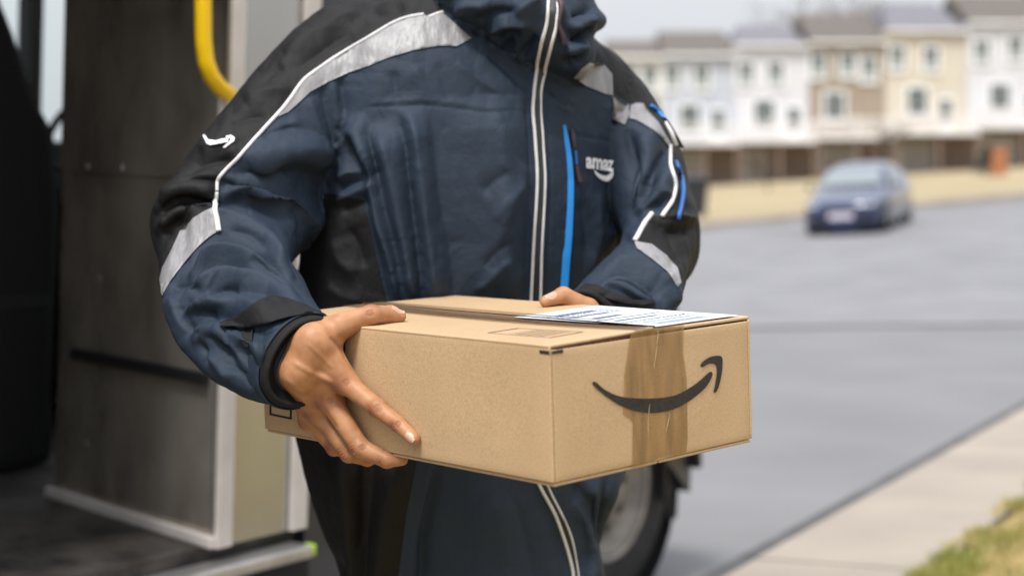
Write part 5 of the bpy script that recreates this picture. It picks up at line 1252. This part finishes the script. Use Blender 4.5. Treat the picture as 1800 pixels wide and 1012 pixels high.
for (c_, d_, n_c, hf, gp) in (((664, 717), (55, 44), 4, 10, 3.6), ((699, 745), (36, 29), 3, 8, 3.2), ((608, 672), (55, 44), 3, 9, 4.0), ((580, 704), (40, 50), 3, 9, 4.0), ((637, 786), (40, 50), 3, 9, 3.6), ((615, 795), (40, 50), 3, 7, 3.4), ((650, 550), (50, -6), 4, 9, 3.4)):
    RID += [(-.9, 1.7, .75, l) for l in bunch(c_, d_, n_c, hf, gp)]
vtmp = bpy.data.meshes.new('v'); vtmp.from_pydata([tuple(p) for p in HVa], [], HF); vtmp.update(); vn = np.empty(len(HVa) * 3); vtmp.vertices.foreach_get('normal', vn); vn = vn.reshape(-1, 3)
vw = HVa - np.array([0, 0, CAMZ]); vw /= np.linalg.norm(vw, axis=1)[:, None]; sg = np.sign(-(vn * vw).sum(1)); qh = proj(HVa); hx_ = np.zeros(len(HVa))
outw = np.where((((vn * (HVa - (index[0] + wr1) / 2)).sum(1)).mean() > 0), 1.0, -1.0)
fc = np.clip((-(vn * outw * vw).sum(1) - .05) / .3, 0, 1) * (HVa[:, 0] < -.05) * (HVa[:, 1] < 2.3)
for (am, wd_, dk, pl_) in RID:
    pa = np.array(dense(pl_, False, 4)); ix = np.nonzero((fc > 0) & (np.abs(qh[:, 0] - pa[:, 0].mean()) < np.ptp(pa[:, 0]) / 2 + 4 * wd_) & (np.abs(qh[:, 1] - pa[:, 1].mean()) < np.ptp(pa[:, 1]) / 2 + 4 * wd_))[0]
    if not len(ix): continue
    d, s_, t = seg_dist(qh[ix], pa); gsn = np.exp(-(d / wd_) ** 2) * np.clip(np.sin(np.pi * np.clip(t, 0, 1)) * 2, .15, 1)
    hx_[ix] += am * .001 * gsn; warm_shade[ix] = np.maximum(warm_shade[ix], dk * gsn)
HVa = HVa + vn * (outw * hx_ * fc)[:, None]
body = mesh_obj('body', [tuple(p) for p in HVa], HF, [], None, True)
bm = bmesh.new(); bm.from_mesh(body.data); bmesh.ops.recalc_face_normals(bm, faces=bm.faces)
bmesh.ops.smooth_vert(bm, verts=bm.verts, factor=.2, use_axis_x=True, use_axis_y=True, use_axis_z=True)
bm.to_mesh(body.data); bm.free()
at = body.data.attributes.new('knuckle', 'FLOAT', 'POINT'); at.data.foreach_set('value', warm_shade.astype(np.float32))
def skin(name, c):
    m = mat(name, c, .5, 0, .35); n = m.node_tree; b = n.nodes['Principled BSDF']; tc = n.nodes.new('ShaderNodeTexCoord')
    b.inputs['Subsurface Weight'].default_value = .12; b.inputs['Subsurface Radius'].default_value = (1, .35, .18); b.inputs['Subsurface Scale'].default_value = .005
    t = n.nodes.new('ShaderNodeTexNoise'); t.inputs['Scale'].default_value = 60; t.inputs['Detail'].default_value = 6
    v_ = n.nodes.new('ShaderNodeTexVoronoi'); v_.inputs['Scale'].default_value = 700
    for q in (t, v_): n.links.new(tc.outputs['Object'], q.inputs['Vector'])
    r = n.nodes.new('ShaderNodeValToRGB'); r.color_ramp.elements[0].position = .3; r.color_ramp.elements[1].position = .7
    r.color_ramp.elements[0].color = (c[0] * .82, c[1] * .74, c[2] * .70, 1); r.color_ramp.elements[1].color = (min(1, c[0] * 1.1), c[1] * 1.1, c[2] * 1.12, 1)
    n.links.new(t.outputs['Fac'], r.inputs['Fac'])
    a = n.nodes.new('ShaderNodeAttribute'); a.attribute_name = 'knuckle'
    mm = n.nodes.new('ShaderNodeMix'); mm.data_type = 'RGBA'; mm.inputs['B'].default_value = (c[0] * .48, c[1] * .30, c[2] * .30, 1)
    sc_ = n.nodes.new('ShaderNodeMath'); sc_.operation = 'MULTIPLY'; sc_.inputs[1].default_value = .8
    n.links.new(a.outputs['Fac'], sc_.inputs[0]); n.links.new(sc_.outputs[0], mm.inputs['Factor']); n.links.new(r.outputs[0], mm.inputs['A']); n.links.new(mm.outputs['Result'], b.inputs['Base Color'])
    b1 = n.nodes.new('ShaderNodeBump'); b1.inputs['Strength'].default_value = .22; b1.inputs['Distance'].default_value = .0006
    b2 = n.nodes.new('ShaderNodeBump'); b2.inputs['Strength'].default_value = .3; b2.inputs['Distance'].default_value = .0015
    n.links.new(v_.outputs['Distance'], b1.inputs['Height']); n.links.new(t.outputs['Fac'], b2.inputs['Height']); n.links.new(b2.outputs[0], b1.inputs['Normal']); n.links.new(b1.outputs[0], b.inputs['Normal'])
skin('skin', (.41, .208, .102))
mat('nail', (.52, .31, .22), .35, 0, .4)
mat('nail_tip', (.55, .43, .33), .4)
mat('cap_knit', (.012, .012, .014), .9, 0, .2, .2, 90, .5, 200)
body.data.materials.append(MATS['skin']); own(body)
hbv = BVHTree.FromPolygons([tuple(v.co) for v in body.data.vertices], [tuple(p.vertices) for p in body.data.polygons])
def nail(name, c, along, out, ln, wd):
    """a slightly domed plate lying on the finger end; the last rows are the paler free edge"""
    along = unit(along); out = unit(out - along * (out @ along)); sd_ = np.cross(along, out); V, F, M_ = [], [], []
    nu, nv = 9, 7
    for i in range(nu):
        u = i / (nu - 1)
        for j in range(nv):
            s = j / (nv - 1) * 2 - 1; wv = wd * (.80 + .25 * math.sin(math.pi * min(1, u * 1.1))) * (1 - .35 * max(0, u - .75) * 4 * s * s)
            p = c + along * (ln * (u - .5)) + sd_ * (s * wv / 2)
            h = hbv.ray_cast(Vector(p + out * .02), Vector(-out))
            q = np.array(h[0]) + out * (.0007 - .0006 * s * s) if h[0] is not None else p
            if u > .86: q = q + along * .0012
            V.append(q)
    for i in range(nu - 1):
        for j in range(nv - 1): F.append((i * nv + j, (i + 1) * nv + j, (i + 1) * nv + j + 1, i * nv + j + 1)); M_.append(1 if i >= nu - 2 else 0)
    o = own(mesh_obj(name, V, F, ['nail', 'nail_tip'], None, True)); o.data.polygons.foreach_set('material_index', M_)
    o.parent = body; o.matrix_parent_inverse = Matrix(); return o
o1 = thumb[4] - thumb[3]
nail('fingernail', thumb[4] * .62 + thumb[3] * .38 + UPV * .004, o1, UPV * .75 + tocam(thumb[4]) * .65, .0185, .0125)
o2 = index[3] - index[2]
nail('fingernail', index[3] * .92 + index[2] * .08, o2, FN * .7 + tocam(index[3]) * .6 - UPV * .05, .0135, .0105)
o3 = f_th[3] - f_th[2]
nail('fingernail', f_th[3] * .75 + f_th[2] * .25, o3, UPV * .8 + tocam(f_th[3]) * .5, .018, .014)
# knitted cap over the head (above the picture)
rr = []
for (z, s) in ((.035, 1.10), (.06, 1.11), (.09, 1.0), (.12, .80), (.14, .5), (.15, .12)):
    rr.append(ring(Vector(hd) + Vector((0, 0, z)), AX * .084 * s, FX * .104 * s, 2, 40))
v, f = skin_rows(rr); own(mesh_obj('knitted_cap', v, f, 'cap_knit', None, True))
